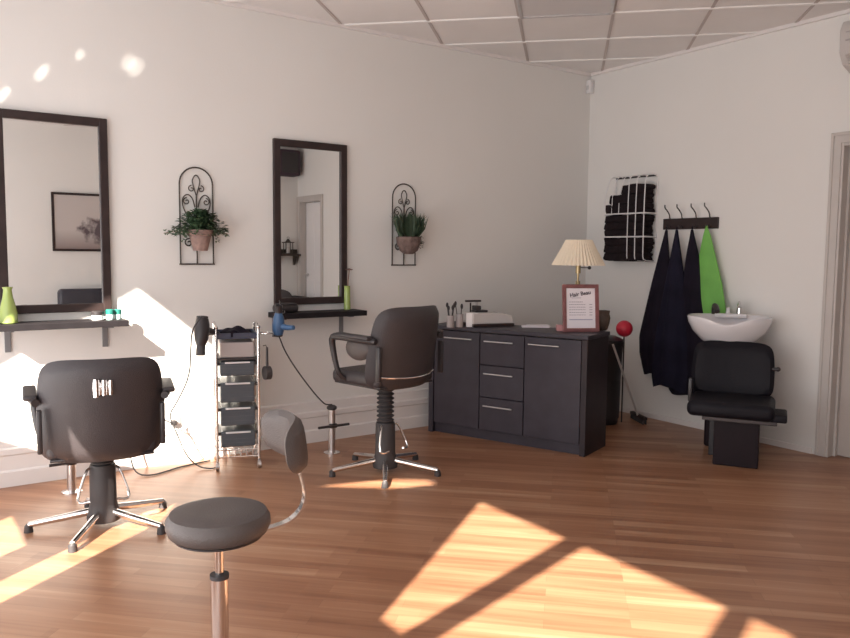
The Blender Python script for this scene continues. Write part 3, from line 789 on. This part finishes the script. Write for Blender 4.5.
# price list in frame
fx, fy = -1.378, -1.163
t = thing('framed_price_list', 'rosewood-framed price list standing on the sideboard in front of the lamp', 'picture frame', (fx, fy, HT), math.atan2(-.122, .197) + R(6))
tilt = Matrix.Rotation(R(-7), 4, 'X')
f = MB()
W_, H_, fw = .262, .330, .027
for s_ in (-1, 1): f.box((s_ * (W_ / 2 - fw / 2), 0, H_ / 2), (fw, .016, H_), bev=.003)
f.box((0, 0, fw / 2), (W_ - 2 * fw + .002, .0155, fw), bev=.003).box((0, 0, H_ - fw / 2), (W_ - 2 * fw + .002, .0155, fw), bev=.003)
f.xf(tilt).build('frame', M['pinkframe'], t, smooth=False)
MB().box((0, .002, H_ / 2), (W_ - 2 * fw + .004, .004, H_ - 2 * fw + .004)).xf(tilt).build('paper', M['paper'], t, smooth=False)
MB().box((0, .080, .113), (.06, .004, .230), rot=Matrix.Rotation(R(16), 4, 'X')).build('easel_back', M['frame'], t, smooth=False)
def text(s_, size, loc, rz, m_, name, par, ex=.0004, bold=0.):
    cu = bpy.data.curves.new('txt', 'FONT'); cu.body = s_; cu.size = size; cu.extrude = ex; cu.offset = bold; cu.align_x = 'CENTER'
    o = bpy.data.objects.new('txt', cu); COL.objects.link(o)
    dg = bpy.context.evaluated_depsgraph_get(); me = bpy.data.meshes.new_from_object(o.evaluated_get(dg))
    bpy.data.objects.remove(o); bpy.data.curves.remove(cu)
    me.transform(Matrix.Translation(loc) @ Matrix.Rotation(PI / 2, 4, 'X') @ Matrix.Rotation(rz, 4, 'Z'))
    me.transform(tilt); me.materials.clear(); me.materials.append(m_)
    q = bpy.data.objects.new(name, me); COL.objects.link(q); q.parent = par; return q
text('Hair Beau', .038, (0, -.0012, .252), R(9), M['ink'], 'title', t, bold=.0009)
ln = MB()
def bar(x0, x1, z, h_): ln.box(((x0 + x1) / 2, -.0008, z), (x1 - x0, .0008, h_))
random.seed(3)
def words(x0, x1, z, h_):
    x = x0
    while x < x1:
        w_ = random.uniform(.006, .016); bar(x, min(x + w_, x1), z, h_); x += w_ + .003
words(-.064, .002, .236, .0035)
words(-.084, .014, .208, .0045)
for z in (.190, .172, .154, .136, .118):
    words(-.084, .036, z, .0038); bar(.062, .084, z, .0042)
ln.xf(tilt).build('printed_text', M['ink2'], t, smooth=False)
l2 = MB().box((0, -.0008, .086), (.168, .0008, .007)).xf(tilt).build('printed_band', mat('lilac_ink', (.42, .40, .52), .7), t, smooth=False)
# other things on the sideboard
px_, py_ = -1.448, -1.030
tag(MB().box((0, 0, .021), (.050, .06, .042), bev=.003).box((0, -.031, .021), (.034, .002, .006)).build('card_box', M['pink'], smooth=False), 'small pink card box beside the framed price list', 'box').location = (px_, py_, HT)
bpy.data.objects['card_box'].rotation_euler = (0, 0, R(-35))
t = thing('dark_vase', 'dark brown pot behind the framed price list, at the right end of the sideboard', 'pot', (-1.165, -1.155, HT))
MB().lathe([(.030, 0), (.040, .010), (.052, .05), (.058, .09), (.050, .120), (.055, .140), (.049, .141), (.042, .12), (.042, .02)], seg=28).build('pot_body', M['darkpot'], t)
# payment terminal / register
rx, ry = sbp(.36, .16)
RA = R(-14)
t = thing('cash_register', 'low white cash register with a paper roll at the left end of the sideboard', 'cash register', (-1.640, -.475, HT), RA)
MB().box((0, 0, .012), (.33, .20, .022), bev=.004).build('base', M['frame'], t, smooth=False)
MB().prism([(-.165, 0), (.165, 0), (.150, .055), (.06, .078), (-.165, .078)], .19, Matrix.Translation((0, .095, .022)) @ STAND, bev=.006).build('housing', M['offwhite'], t, smooth=False)
MB().box((-.06, .03, .108), (.10, .08, .018), bev=.004).box((-.085, .03, .132), (.05, .07, .034), bev=.008).build('paper_cover', M['arm'], t, smooth=False)
kp = MB()
for i in range(5):
    for j in range(3): kp.box((.075 + .016 * i - .03, -.045 + .022 * j, .099 - .0025 * i), (.011, .013, .007), bev=.001)
kp.build('keys', M['greycard'], t, smooth=False)
MB().cyl((-.125, .05, .10), (-.125, .05, .17), .006, seg=10).box((-.105, .05, .182), (.125, .022, .014), bev=.003).build('display', M['frame'], t)
tag(MB().box((0, 0, .052), (.085, .012, .104), bev=.002).build('card_holder', M['white'], smooth=False), 'white card leaning at the front of the cash register', 'card')
o = bpy.data.objects['card_holder']; o.location = (-1.815, -.500, HT); o.rotation_euler = (0, 0, R(-35))
def cup(name, label, x, y, r_, h_, m_, n_, grp):
    t = thing(name, label, 'brush cup', (x, y, HT), 0, grp)
    MB().lathe([(r_ * .92, 0), (r_, .003), (r_, h_), (r_ * .9, h_), (r_ * .88, .01)], seg=22).build('cup', m_, t)
    for k in range(n_):
        a = 2 * PI * k / n_ + .4; lean = r_ * 1.1
        p0 = Vector((math.cos(a) * r_ * .3, math.sin(a) * r_ * .3, .012)); p1 = Vector((math.cos(a) * lean, math.sin(a) * lean, h_ + .055 + .02 * (k % 2)))
        b_ = MB().cyl(p0, p1, .0035, seg=8); b_.ball(p1, .011, (1, .6, 1.7), 10)
        b_.build('brush', M['arm'], t)
cup('brush_cup', 'dark cup of hairbrushes behind the right styling chair', -1.965, -.440, .027, .085, M['greycard'], 4, 'cups of brushes on the sideboard')
cup('brush_cup', 'grey cup of combs beside the white card on the sideboard', -1.895, -.455, .028, .095, M['greycard'], 3, 'cups of brushes on the sideboard')
b = MB().lathe([(.024, 0), (.026, .004), (.026, .105), (.012, .125), (.010, .150), (.013, .152), (.013, .168), (.006, .170)], seg=22).build('lotion_bottle', M['offwhite'])
b.location = (-1.575, -.250, HT); tag(b, 'pale lotion bottle standing behind the cash register', 'bottle')
o = MB().box((0, 0, .004), (.20, .12, .008), bev=.001).box((.02, .01, .011), (.16, .10, .005), rot=R(8)).build('paper_stack', M['paper'], smooth=False)
tag(o, 'flat stack of white papers on the middle of the sideboard', 'papers'); o.location = (-1.405, -.730, HT); o.rotation_euler = (0, 0, R(-40))

# ------------------------------------------------------------------ beside the sideboard
t = thing('waste_bin', 'tall black bin in the corner behind the sideboard', 'bin', (-.605, -.690, 0), R(-40))
MB().lathe([(.105, 0), (.112, .01), (.135, .62), (.142, .63), (.142, .66), (.128, .66), (.122, .05)], seg=4 * 8).build('bin_body', M['bin'], t)
MB().lathe([(.140, .655), (.140, .675), (.08, .705), (.01, .712)], seg=32).build('lid', M['black'], t)
t = thing('red_ball_duster', 'round red ball-shaped duster sticking up behind the black bin', 'duster', (-.470, -.760, 0))
MB().ball((0, 0, .760), .066, seg=28).build('duster_head', M['red'], t)
MB().cyl((0, 0, 0), (0, 0, .71), .006, seg=10).build('handle', M['bin'], t)
t = thing('broom', 'broom with a pale handle leaning beside the black bin', 'broom', (-.330, -.815, 0))
MB().cyl((-.012, -.004, .050), (-.510, -.160, .675), .0085, seg=10).build('handle', M['offwhite'], t)
bh = MB().box((0, 0, .048), (.035, .26, .026), rot=R(-25), bev=.006)
bh.build('broom_head', M['frame'], t)
br_ = MB()
for k in range(60):
    u = -.12 + .24 * (k % 30) / 29; s_ = -.010 if k < 30 else .010
    a = R(-25); x = s_ * math.cos(a) - u * math.sin(a); y = s_ * math.sin(a) + u * math.cos(a)
    br_.cyl((x, y, .038), (x * 1.25, y * 1.05, .002), .004, .006, seg=5)
br_.build('bristles', M['rubber'], t)

# ------------------------------------------------------------------ towel rack
t = thing('towel_rack', 'white wire wall rack packed with folded black towels', 'towel rack', (BX, -.548, 1.292))
for i, y in enumerate((.205, .130, .055, -.050, -.130, -.215)):
    wr = MB()
    if i < 3:
        wr.tube([(-.010, y, .700), (-.04, y, .712), (-.08, y - .008, .705), (-.105, y - .008, .675), (-.142, y, .56), (-.146, y, .40)], .0035, seg=7, smooth=1)
    else:
        wr.tube([(-.006, y, .700), (-.06, y, .712), (-.13, y, .700), (-.152, y, .64), (-.154, y, .06), (-.14, y, .012), (-.006, y, .006)], .0042, seg=7, smooth=1)
    wr.build('wire', M['white'], t)
for z in (.205, .395):
    MB().tube([(-.006, -.225, z), (-.150, -.225, z), (-.1565, -.218, z), (-.1565, .208, z), (-.150, .215, z), (-.006, .215, z)], .0062, seg=8).build('crossbar', M['white'], t)
for y in (-.225, .215):
    MB().cyl((-.006, y, 0), (-.006, y, .700), .005, seg=8).build('upright', M['white'], t)
for z in (.703, .008):
    MB().box((-.010, .000, z), (.014, .42, .014), bev=.003).build('wall_rail', M['dark_metal'], t, smooth=False)
# folded towels, stacked three to a tier
def towel_mesh(seed, hh, ww):
    rnd = random.Random(seed); m_ = MB()
    for k in range(2):
        m_.box((0, 0, hh * (.25 + .5 * k)), (.128 - .005 * k, ww + rnd.uniform(-.02, .01), hh * .56), bev=hh * .25, seg=4)
    m_.box((-.050, 0, hh * .5), (.034, ww - .005, hh * 1.02), bev=.015, seg=4)
    bmesh.ops.subdivide_edges(m_.bm, edges=[e for e in m_.bm.edges if e.calc_length() > .15], cuts=10)
    for v_ in m_.bm.verts:
        v_.co.z += .004 * math.sin(v_.co.y * 31 + seed)
        v_.co.x += .003 * math.sin(v_.co.y * 44 + seed * 2)
        v_.co.y += .007 * math.sin(v_.co.z * 70 + seed * 1.7)
    return m_
names = ['lowest of the stack', 'second from the bottom', 'third from the bottom', 'fourth from the bottom', 'fifth from the bottom', 'sixth from the bottom', 'third from the top', 'second from the top', 'topmost of the stack']
cnt = 0
for z0, hh in ((.012, .062), (.208, .060), (.400, .078)):
    for k in range(3):
        ww = .430 if cnt < 7 else (.385 if cnt == 7 else .255)
        o = towel_mesh(cnt, hh, ww).build('folded_towel', M['towel'])
        o.location = (BX - .078, -.548 - (.430 - ww) / 2, 1.29 + z0 + hh * k)
        tag(o, 'folded black towel in the wall rack, ' + names[cnt], 'towel', 'black towels in the wall rack')
        cnt += 1

# ------------------------------------------------------------------ coat rack with capes
t = thing('coat_rack', 'dark wooden coat rack with four hooks on the far wall', 'coat rack', (BX, -1.099, 1.596))
MB().box((-.011, 0, 0), (.020, .500, .086), bev=.003).build('rack_board', M['frame'], t, smooth=False)
HK = [.175, .060, -.070, -.190]
for y in HK:
    MB().tube([(-.022, y, .035), (-.035, y, .045), (-.040, y, .075), (-.060, y + .012, .110), (-.075, y + .020, .125), (-.072, y + .022, .150)], .0048, seg=8, smooth=1).tube([(-.022, y, -.02), (-.04, y, -.040), (-.062, y, -.040), (-.068, y, -.018)], .0048, seg=8, smooth=1).ball((-.068, y, -.018), .007, seg=10).build('hook', M['dark_metal'], t)
def cape(name, label, cat, y, z0, z1, wl, wr_, m_, prof, depth=.055, fold=7, grp=None, xo=-.055, seed=0, gap=.0):
    """cloth hung from one point: width as fraction profile over height; wl/wr extents to +y (left) / -y (right)"""
    m2 = MB(); nz, na = 30, 40; rings = []
    rnd = random.Random(seed); ph = rnd.uniform(0, 6)
    for j in range(nz + 1):
        v_ = j / nz; z = z0 + (z1 - z0) * v_
        e = 0
        for (a, fa), (b, fb) in zip(prof, prof[1:]):
            if a <= v_ <= b: e = fa + (fb - fa) * (v_ - a) / (b - a); break
        cy = (wl - wr_) / 2 * e; hw_ = (wl + wr_) / 2 * e + .008; dp = .012 + (depth - .012) * min(1, v_ * 1.6)
        ring = []
        for k in range(na):
            a = 2 * PI * k / na
            f_ = 1 + .22 * math.sin(a * fold + ph) * min(1, v_ * 2)
            yy = cy + hw_ * math.cos(a); xx = dp * math.sin(a) * f_
            zz = z + (.018 * math.sin(a * 3 + ph) * (v_ > .9))
            ring.append(m2.bm.verts.new((xx, yy, zz - z0)))
        rings.append(ring)
    for A, B in zip(rings, rings[1:]):
        for k in range(na): m2.bm.faces.new((A[k], A[(k + 1) % na], B[(k + 1) % na], B[k]))
    m2.bm.faces.new(rings[0]); m2.bm.faces.new(rings[-1][::-1])
    t_ = thing(name, label, cat, (BX + xo - .012, y, z0 - .006), 0, grp)
    m2.build('cloth', m_, t_)
    MB().tube([(0, 0, -.004), (0, .006, .012), (0, 0, .022), (0, -.006, .012), (0, 0, -.004)], .003, seg=6).build('neck_loop', m_, t_)
    return t_
RY = -1.099
cape('salon_cape', 'black salon cape on the leftmost hook of the coat rack', 'cape', RY + HK[0], 1.552, .40, .225, .10, M['cape2'], [(0, 0), (.15, .22), (.35, .50), (.75, 1), (.88, .96), (1, .72)], grp='capes on the coat rack', seed=1, xo=-.058)
cape('salon_cape', 'navy salon cape on the second hook, between two black capes', 'cape', RY + HK[1], 1.552, .31, .19, .20, M['cape'], [(0, 0), (.15, .20), (.32, .40), (.75, .92), (.9, 1), (1, .85)], grp='capes on the coat rack', seed=2, xo=-.080, depth=.06)
cape('salon_cape', 'black salon cape on the third hook, beside the green cape', 'cape', RY + HK[2], 1.552, .28, .16, .27, M['cape2'], [(0, 0), (.15, .22), (.36, .42), (.72, .80), (.9, 1), (1, .95)], grp='capes on the coat rack', seed=3, xo=-.066, depth=.05)
cape('green_apron', 'bright green cape on the rightmost hook above the basin', 'cape', RY + HK[3], 1.565, .72, .14, .235, M['green'], [(0, .0), (.06, .12), (.5, .62), (1, 1.0)], grp='capes on the coat rack', seed=4, xo=-.056, depth=.028, fold=4)

# ------------------------------------------------------------------ wash basin and shampoo chair
BA = R(210.7 - 90)       # chair local +Y faces the room
t = thing('wash_basin', 'white ceramic hair wash basin behind the black shampoo chair', 'wash basin', (-.425, -1.665, 0), BA)
bs = MB(); seg_ = 48
def oval(rx_, ry_, z, cy=0., dip=0.):
    out = []
    for k in range(seg_):
        a = 2 * PI * k / seg_
        zz = z - dip * math.exp(-((math.atan2(math.sin(a - PI / 2), math.cos(a - PI / 2))) / .42) ** 2)
        out.append(bs.bm.verts.new((rx_ * math.cos(a), ry_ * math.sin(a) + cy, zz)))
    return out
R_ = [oval(.135, .12, .690), oval(.150, .13, .705), oval(.150, .13, .730), oval(.185, .16, .755), oval(.245, .205, .820, 0, .005), oval(.275, .23, .880, 0, .03), oval(.283, .236, .915, 0, .045), oval(.278, .232, .925, 0, .047), oval(.262, .216, .918, 0, .045), oval(.235, .19, .860, 0, .01), oval(.16, .13, .790), oval(.04, .035, .775)]
for A, B in zip(R_, R_[1:]):
    for k in range(seg_): bs.bm.faces.new((A[k], A[(k + 1) % seg_], B[(k + 1) % seg_], B[k]))
bs.bm.faces.new(R_[0][::-1]); bs.bm.faces.new(R_[-1])
bs.build('bowl', M['ceramic'], t)
MB().box((0, .01, .345), (.26, .20, .690), bev=.02, seg=3).build('pedestal', M['washbase'], t)
MB().box((0, -.190, .915), (.22, .07, .03), bev=.01, seg=3).build('tap_ledge', M['ceramic'], t)
fa = MB()
fa.cyl((-.055, -.185, .925), (-.055, -.185, .975), .018, seg=16).tube([(-.055, -.185, .97), (-.055, -.170, 1.005), (-.055, -.130, 1.015), (-.055, -.085, .985)], [.013, .013, .011, .010], seg=12, smooth=1)
fa.box((-.055, -.195, .990), (.014, .055, .012), rot=Matrix.Rotation(R(-30), 4, 'X'), bev=.004)
fa.build('mixer_tap', M['chrome'], t)
sp_ = MB().tube([(.120, -.165, .925), (.120, -.160, .965), (.110, -.120, .992), (.095, -.07, .985), (.085, -.035, .950)], [.012, .013, .017, .020, .020], seg=14, smooth=1)
sp_.build('spray_head', M['arm'], t)
MB().cyl((.02, -.185, .925), (.02, -.185, .960), .017, .013, seg=16).ball((.02, -.185, .962), .014, seg=12).build('valve_knob', M['ceramic'], t)

t = thing('shampoo_chair', 'low black shampoo chair backing onto the white basin', 'chair', (-.690, -1.935, 0), BA)
# local +Y = front, +X = viewer's left
MB().box((-.005, .105, .150), (.27, .24, .300), bev=.006).build('base_box', M['washbase'], t, smooth=False)
MB().box((.105, -.055, .150), (.14, .08, .298), bev=.004).build('rear_support', M['black'], t, smooth=False)
MB().box((-.02, .09, .312), (.44, .40, .024), bev=.004).build('seat_plate', M['dark_metal'], t, smooth=False)
MB().box((.035, .085, .372), (.52, .47, .100), bev=.040, seg=5).build('seat', M['wash'], t)
bk = MB(); nx, nz = 20, 14
for side in (-1, 1):
    g = []
    for j in range(nz + 1):
        row = []
        for i in range(nx + 1):
            u = -1 + 2 * i / nx; v_ = -1 + 2 * j / nz; n_ = 6.
            rr = (abs(u) ** n_ + abs(v_) ** n_) ** (1 / n_) if (u or v_) else 1; mxx = max(abs(u), abs(v_)); k_ = mxx / rr if rr else 1
            uu, vv_ = u * k_, v_ * k_
            th = .045 * max(0, 1 - mxx ** 6) ** .5
            x = .050 + uu * (.262 - .012 * vv_ * (vv_ > 0)); z = .580 + vv_ * .185
            row.append(bk.bm.verts.new((x, -.150 - .18 * (z - .45) + .045 * uu ** 2 + side * th, z)))
        g.append(row)
    for j in range(nz):
        for i in range(nx): bk.bm.faces.new((g[j][i], g[j][i + 1], g[j + 1][i + 1], g[j + 1][i]))
bmesh.ops.remove_doubles(bk.bm, verts=bk.bm.verts, dist=.0004)
bk.build('backrest', M['wash'], t)
MB().box((-.245, .170, .345), (.100, .24, .050), bev=.012, seg=3).build('leg_pad', M['wash'], t)
MB().cyl((-.19, -.13, .60), (-.230, -.13, .60), .012, seg=12).ball((-.232, -.13, .60), .016, seg=12).build('recline_knob', M['arm'], t)
for sx in (1,):
    MB().box((sx * .305, -.02, .44), (.026, .06, .16), bev=.008).build('side_bracket', M['arm'], t)

# ------------------------------------------------------------------ upper right: air conditioner, corner sensor
t = thing('air_conditioner', 'white air conditioner high on the far wall above the door', 'air conditioner', (BX, -2.715, 2.520))
MB().prism([(0, 0), (.06, -.01), (.16, .03), (.205, .10), (.21, .24), (.18, .295), (0, .30)], .84, Matrix(((-1, 0, 0, -.001), (0, 0, 1, -.42), (0, 1, 0, 0), (0, 0, 0, 1))), bev=.008)\
    .build('housing', M['offwhite'], t)
lv = MB()
for k in range(3): lv.box((-.150 - .020 * k, 0, .020 + .026 * k), (.045, .76, .005), rot=Matrix.Rotation(R(35), 4, 'Y'))
lv.build('louvre', M['jamb'], t, smooth=False)
MB().box((-.212, 0, .17), (.004, .76, .010)).box((-.212, 0, .22), (.004, .76, .006)).build('intake_slots', M['greycard'], t, smooth=False)
t = thing('corner_sensor', 'small white alarm sensor in the far ceiling corner', 'sensor', (BX, 0, 2.78))
MB().box((-.030, -.025, .035), (.058, .048, .115), bev=.010, seg=3).build('sensor_body', M['white'], t)
MB().box((-.060, -.025, .025), (.005, .030, .035)).build('lens', M['lens'], t, smooth=False)

# ------------------------------------------------------------------ things seen only in the mirrors (on or by the opposite wall)
t = thing('framed_picture', 'dark-framed misty landscape print reflected in the left mirror', 'picture', (-3.02, YR + .02, 1.705))
f = MB(); W_, H_, fw = 1.09, .75, .03
for s_ in (-1, 1):
    f.box((s_ * (W_ / 2 - fw / 2), 0, 0), (fw, .03, H_), bev=.003); f.box((0, 0, s_ * (H_ / 2 - fw / 2)), (W_ - fw * 1.9, .029, fw), bev=.003)
f.build('frame', M['frame'], t, smooth=False)
MB().box((0, 0, 0), (W_ - fw, .008, H_ - fw)).build('print', M['print'], t, smooth=False)
t = thing('sofa', 'black waiting sofa reflected at the bottom of the left mirror', 'sofa', (-2.85, YR + .42, 0))
MB().box((0, .02, .23), (1.40, .62, .30), bev=.04, seg=3).build('base', M['sofa'], t)
MB().box((0, -.24, .56), (1.40, .16, .58), bev=.05, seg=3).build('backrest', M['sofa'], t)
for s_ in (-1, 1):
    MB().box((s_ * .33, .06, .43), (.62, .52, .12), bev=.04, seg=3).build('seat_cushion', M['sofa'], t)
    MB().box((s_ * .72, .02, .34), (.12, .62, .50), bev=.04, seg=3).build('armrest', M['sofa'], t)
    for q in (-1, 1): MB().cyl((s_ * .62, .02 + q * .25, 0), (s_ * .62, .02 + q * .25, .10), .02, seg=12).build('leg', M['steel'], t)
t = thing('wall_speaker', 'dark plum box speaker high up, reflected in the second mirror', 'speaker', (-.37, YR + .14, 2.47))
MB().box((0, 0, .19), (.34, .24, .38), bev=.03, seg=3).build('cabinet', M['speaker'], t)
MB().box((0, .121, .19), (.26, .006, .30), bev=.002).build('grille', M['arm'], t)
MB().box((0, -.13, .19), (.08, .024, .12)).build('wall_bracket', M['dark_metal'], t, smooth=False)
t = thing('lantern_shelf', 'dark little wall shelf with two brackets, reflected in the second mirror', 'shelf', (-.375, YR, 1.30))
MB().box((0, .07, 0), (.46, .14, .030), bev=.003).box((0, .012, .04), (.46, .02, .09), bev=.003).build('shelf_board', M['iron'], t, smooth=False)
for s_ in (-1, 1):
    MB().prism([(0, 0), (.11, 0), (.08, -.05), (.03, -.13), (0, -.14)], .03, Matrix.Translation((s_ * .14 + .015, 0, -.015)) @ Matrix.Rotation(PI / 2, 4, 'Z') @ Matrix.Rotation(PI / 2, 4, 'X')).build('bracket', M['iron'], t, smooth=False)
t = thing('lantern', 'dark metal lantern on the small shelf, reflected in the second mirror', 'lantern', (-.33, YR + .08, 1.316))
la = MB()
for sx in (-1, 1):
    for sy in (-1, 1): la.cyl((sx * .055, sy * .045, 0), (sx * .055, sy * .045, .17), .007, seg=8)
la.box((0, 0, .006), (.14, .115, .012)).box((0, 0, .172), (.15, .125, .014)).cyl((0, 0, .178), (0, 0, .225), .045, .012, seg=16)
la.tube([(.018 * math.cos(a), 0, .238 + .018 * math.sin(a)) for a in [2 * PI * k / 14 for k in range(14)]], .003, seg=6, closed=True)
la.build('cage', M['iron'], t, smooth=False)
MB().cyl((0, 0, .012), (0, 0, .10), .028, seg=18).build('candle', M['offwhite'], t)
t = thing('low_cabinet', 'low dark cabinet against the opposite wall, reflected in the second mirror', 'cabinet', (-.68, YR + .235, 0))
MB().box((0, 0, .335), (.96, .44, .63), bev=.006).build('carcass', M['sb'], t, smooth=False)
MB().box((0, .005, .665), (1.0, .47, .03), bev=.003).build('top', M['shelf'], t, smooth=False)
for s_ in (-1, 1):
    d = MB().box((s_ * .24, .227, .335), (.46, .016, .59), bev=.002).build('door', M['sb'], t, smooth=False)
    MB().cyl((s_ * .06, .25, .36), (s_ * .06, .25, .50), .006, seg=8).build('handle', M['steel'], d)

# ------------------------------------------------------------------ light
sun = bpy.data.lights.new('sun', 'SUN'); sun.energy = 27.; sun.angle = R(.6); sun.color = (1., .91, .78)
so = bpy.data.objects.new('sun', sun); COL.objects.link(so)
so.rotation_euler = Vector((1, .75, -.84)).to_track_quat('-Z', 'Y').to_euler()
so.location = (-8, -4, 4)
# unseen area lamps added inside the shopfront in place of its daylight
def area(name, loc, rot, sx, sy, e, c):
    l = bpy.data.lights.new(name, 'AREA'); l.shape = 'RECTANGLE'; l.size = sx; l.size_y = sy; l.energy = e; l.color = c
    o = bpy.data.objects.new(name, l); COL.objects.link(o); o.location = loc; o.rotation_euler = rot; return o
area('daylight_fill', (XF + .03, -3.0, 1.45), (0, R(-90), 0), 2.5, 5.6, 78, (.93, .95, 1.))
area('ceiling_fill', (XF + .03, -3.0, .55), (0, R(-90 - 38), 0), .8, 5.6, 62, (1., .96, .92))  # upward lamp added to lift the ceiling
w = bpy.data.worlds.new('sky'); S.world = w; w.use_nodes = True
nt = w.node_tree; bg = nt.nodes['Background']
sk = nt.nodes.new('ShaderNodeTexSky'); sk.sky_type = 'HOSEK_WILKIE'; sk.sun_direction = Vector((-1, -.75, .84)).normalized(); sk.turbidity = 3
nt.links.new(sk.outputs[0], bg.inputs['Color']); bg.inputs['Strength'].default_value = .8
# glints: added spot lamps standing in for sun reflected up onto the wall
GL = Vector((-5.78, -2.3, .25))
def glint(x, z, deg, e):
    l = bpy.data.lights.new('glint_stand_in', 'SPOT'); l.energy = e; l.spot_size = R(deg); l.spot_blend = 1.; l.shadow_soft_size = .002; l.color = (1, .93, .82)
    o = bpy.data.objects.new('glint_stand_in', l); COL.objects.link(o); o.location = GL
    o.rotation_euler = (Vector((x, 0, z)) - GL).to_track_quat('-Z', 'Y').to_euler()
for (x, z, dg, e) in ((-4.060, 2.470, 1.5, 420), (-4.020, 2.445, 1.7, 420), (-4.545, 2.330, 1.25, 420), (-4.520, 2.365, 1.1, 380), (-4.33, 2.473, 1.05, 420), (-4.745, 2.185, 1.2, 420), (-4.715, 2.22, 1.0, 380)):
    glint(x, z, dg, e)

# ------------------------------------------------------------------ camera
cam = bpy.data.cameras.new('camera'); co = bpy.data.objects.new('camera', cam); COL.objects.link(co)
cam.sensor_width = 36; cam.lens = 772 / 850 * 36; cam.clip_start = .05
Rm = Matrix(((.82265811, -.04113291, .56704648), (-.56846476, -.07534248, .81925046), (.00902454, -.99630899, -.08536371)))
Rc = Matrix((Rm.col[0], -Rm.col[1], -Rm.col[2])).transposed()
co.matrix_world = Matrix.Translation((-5.28362852, -4.91010341, 1.35)) @ Rc.to_4x4()
S.camera = co
S.view_settings.view_transform = 'Standard'; S.view_settings.look = 'None'
S.view_settings.gamma = 1; S.view_settings.use_curve_mapping = False
S.view_settings.exposure = 0.
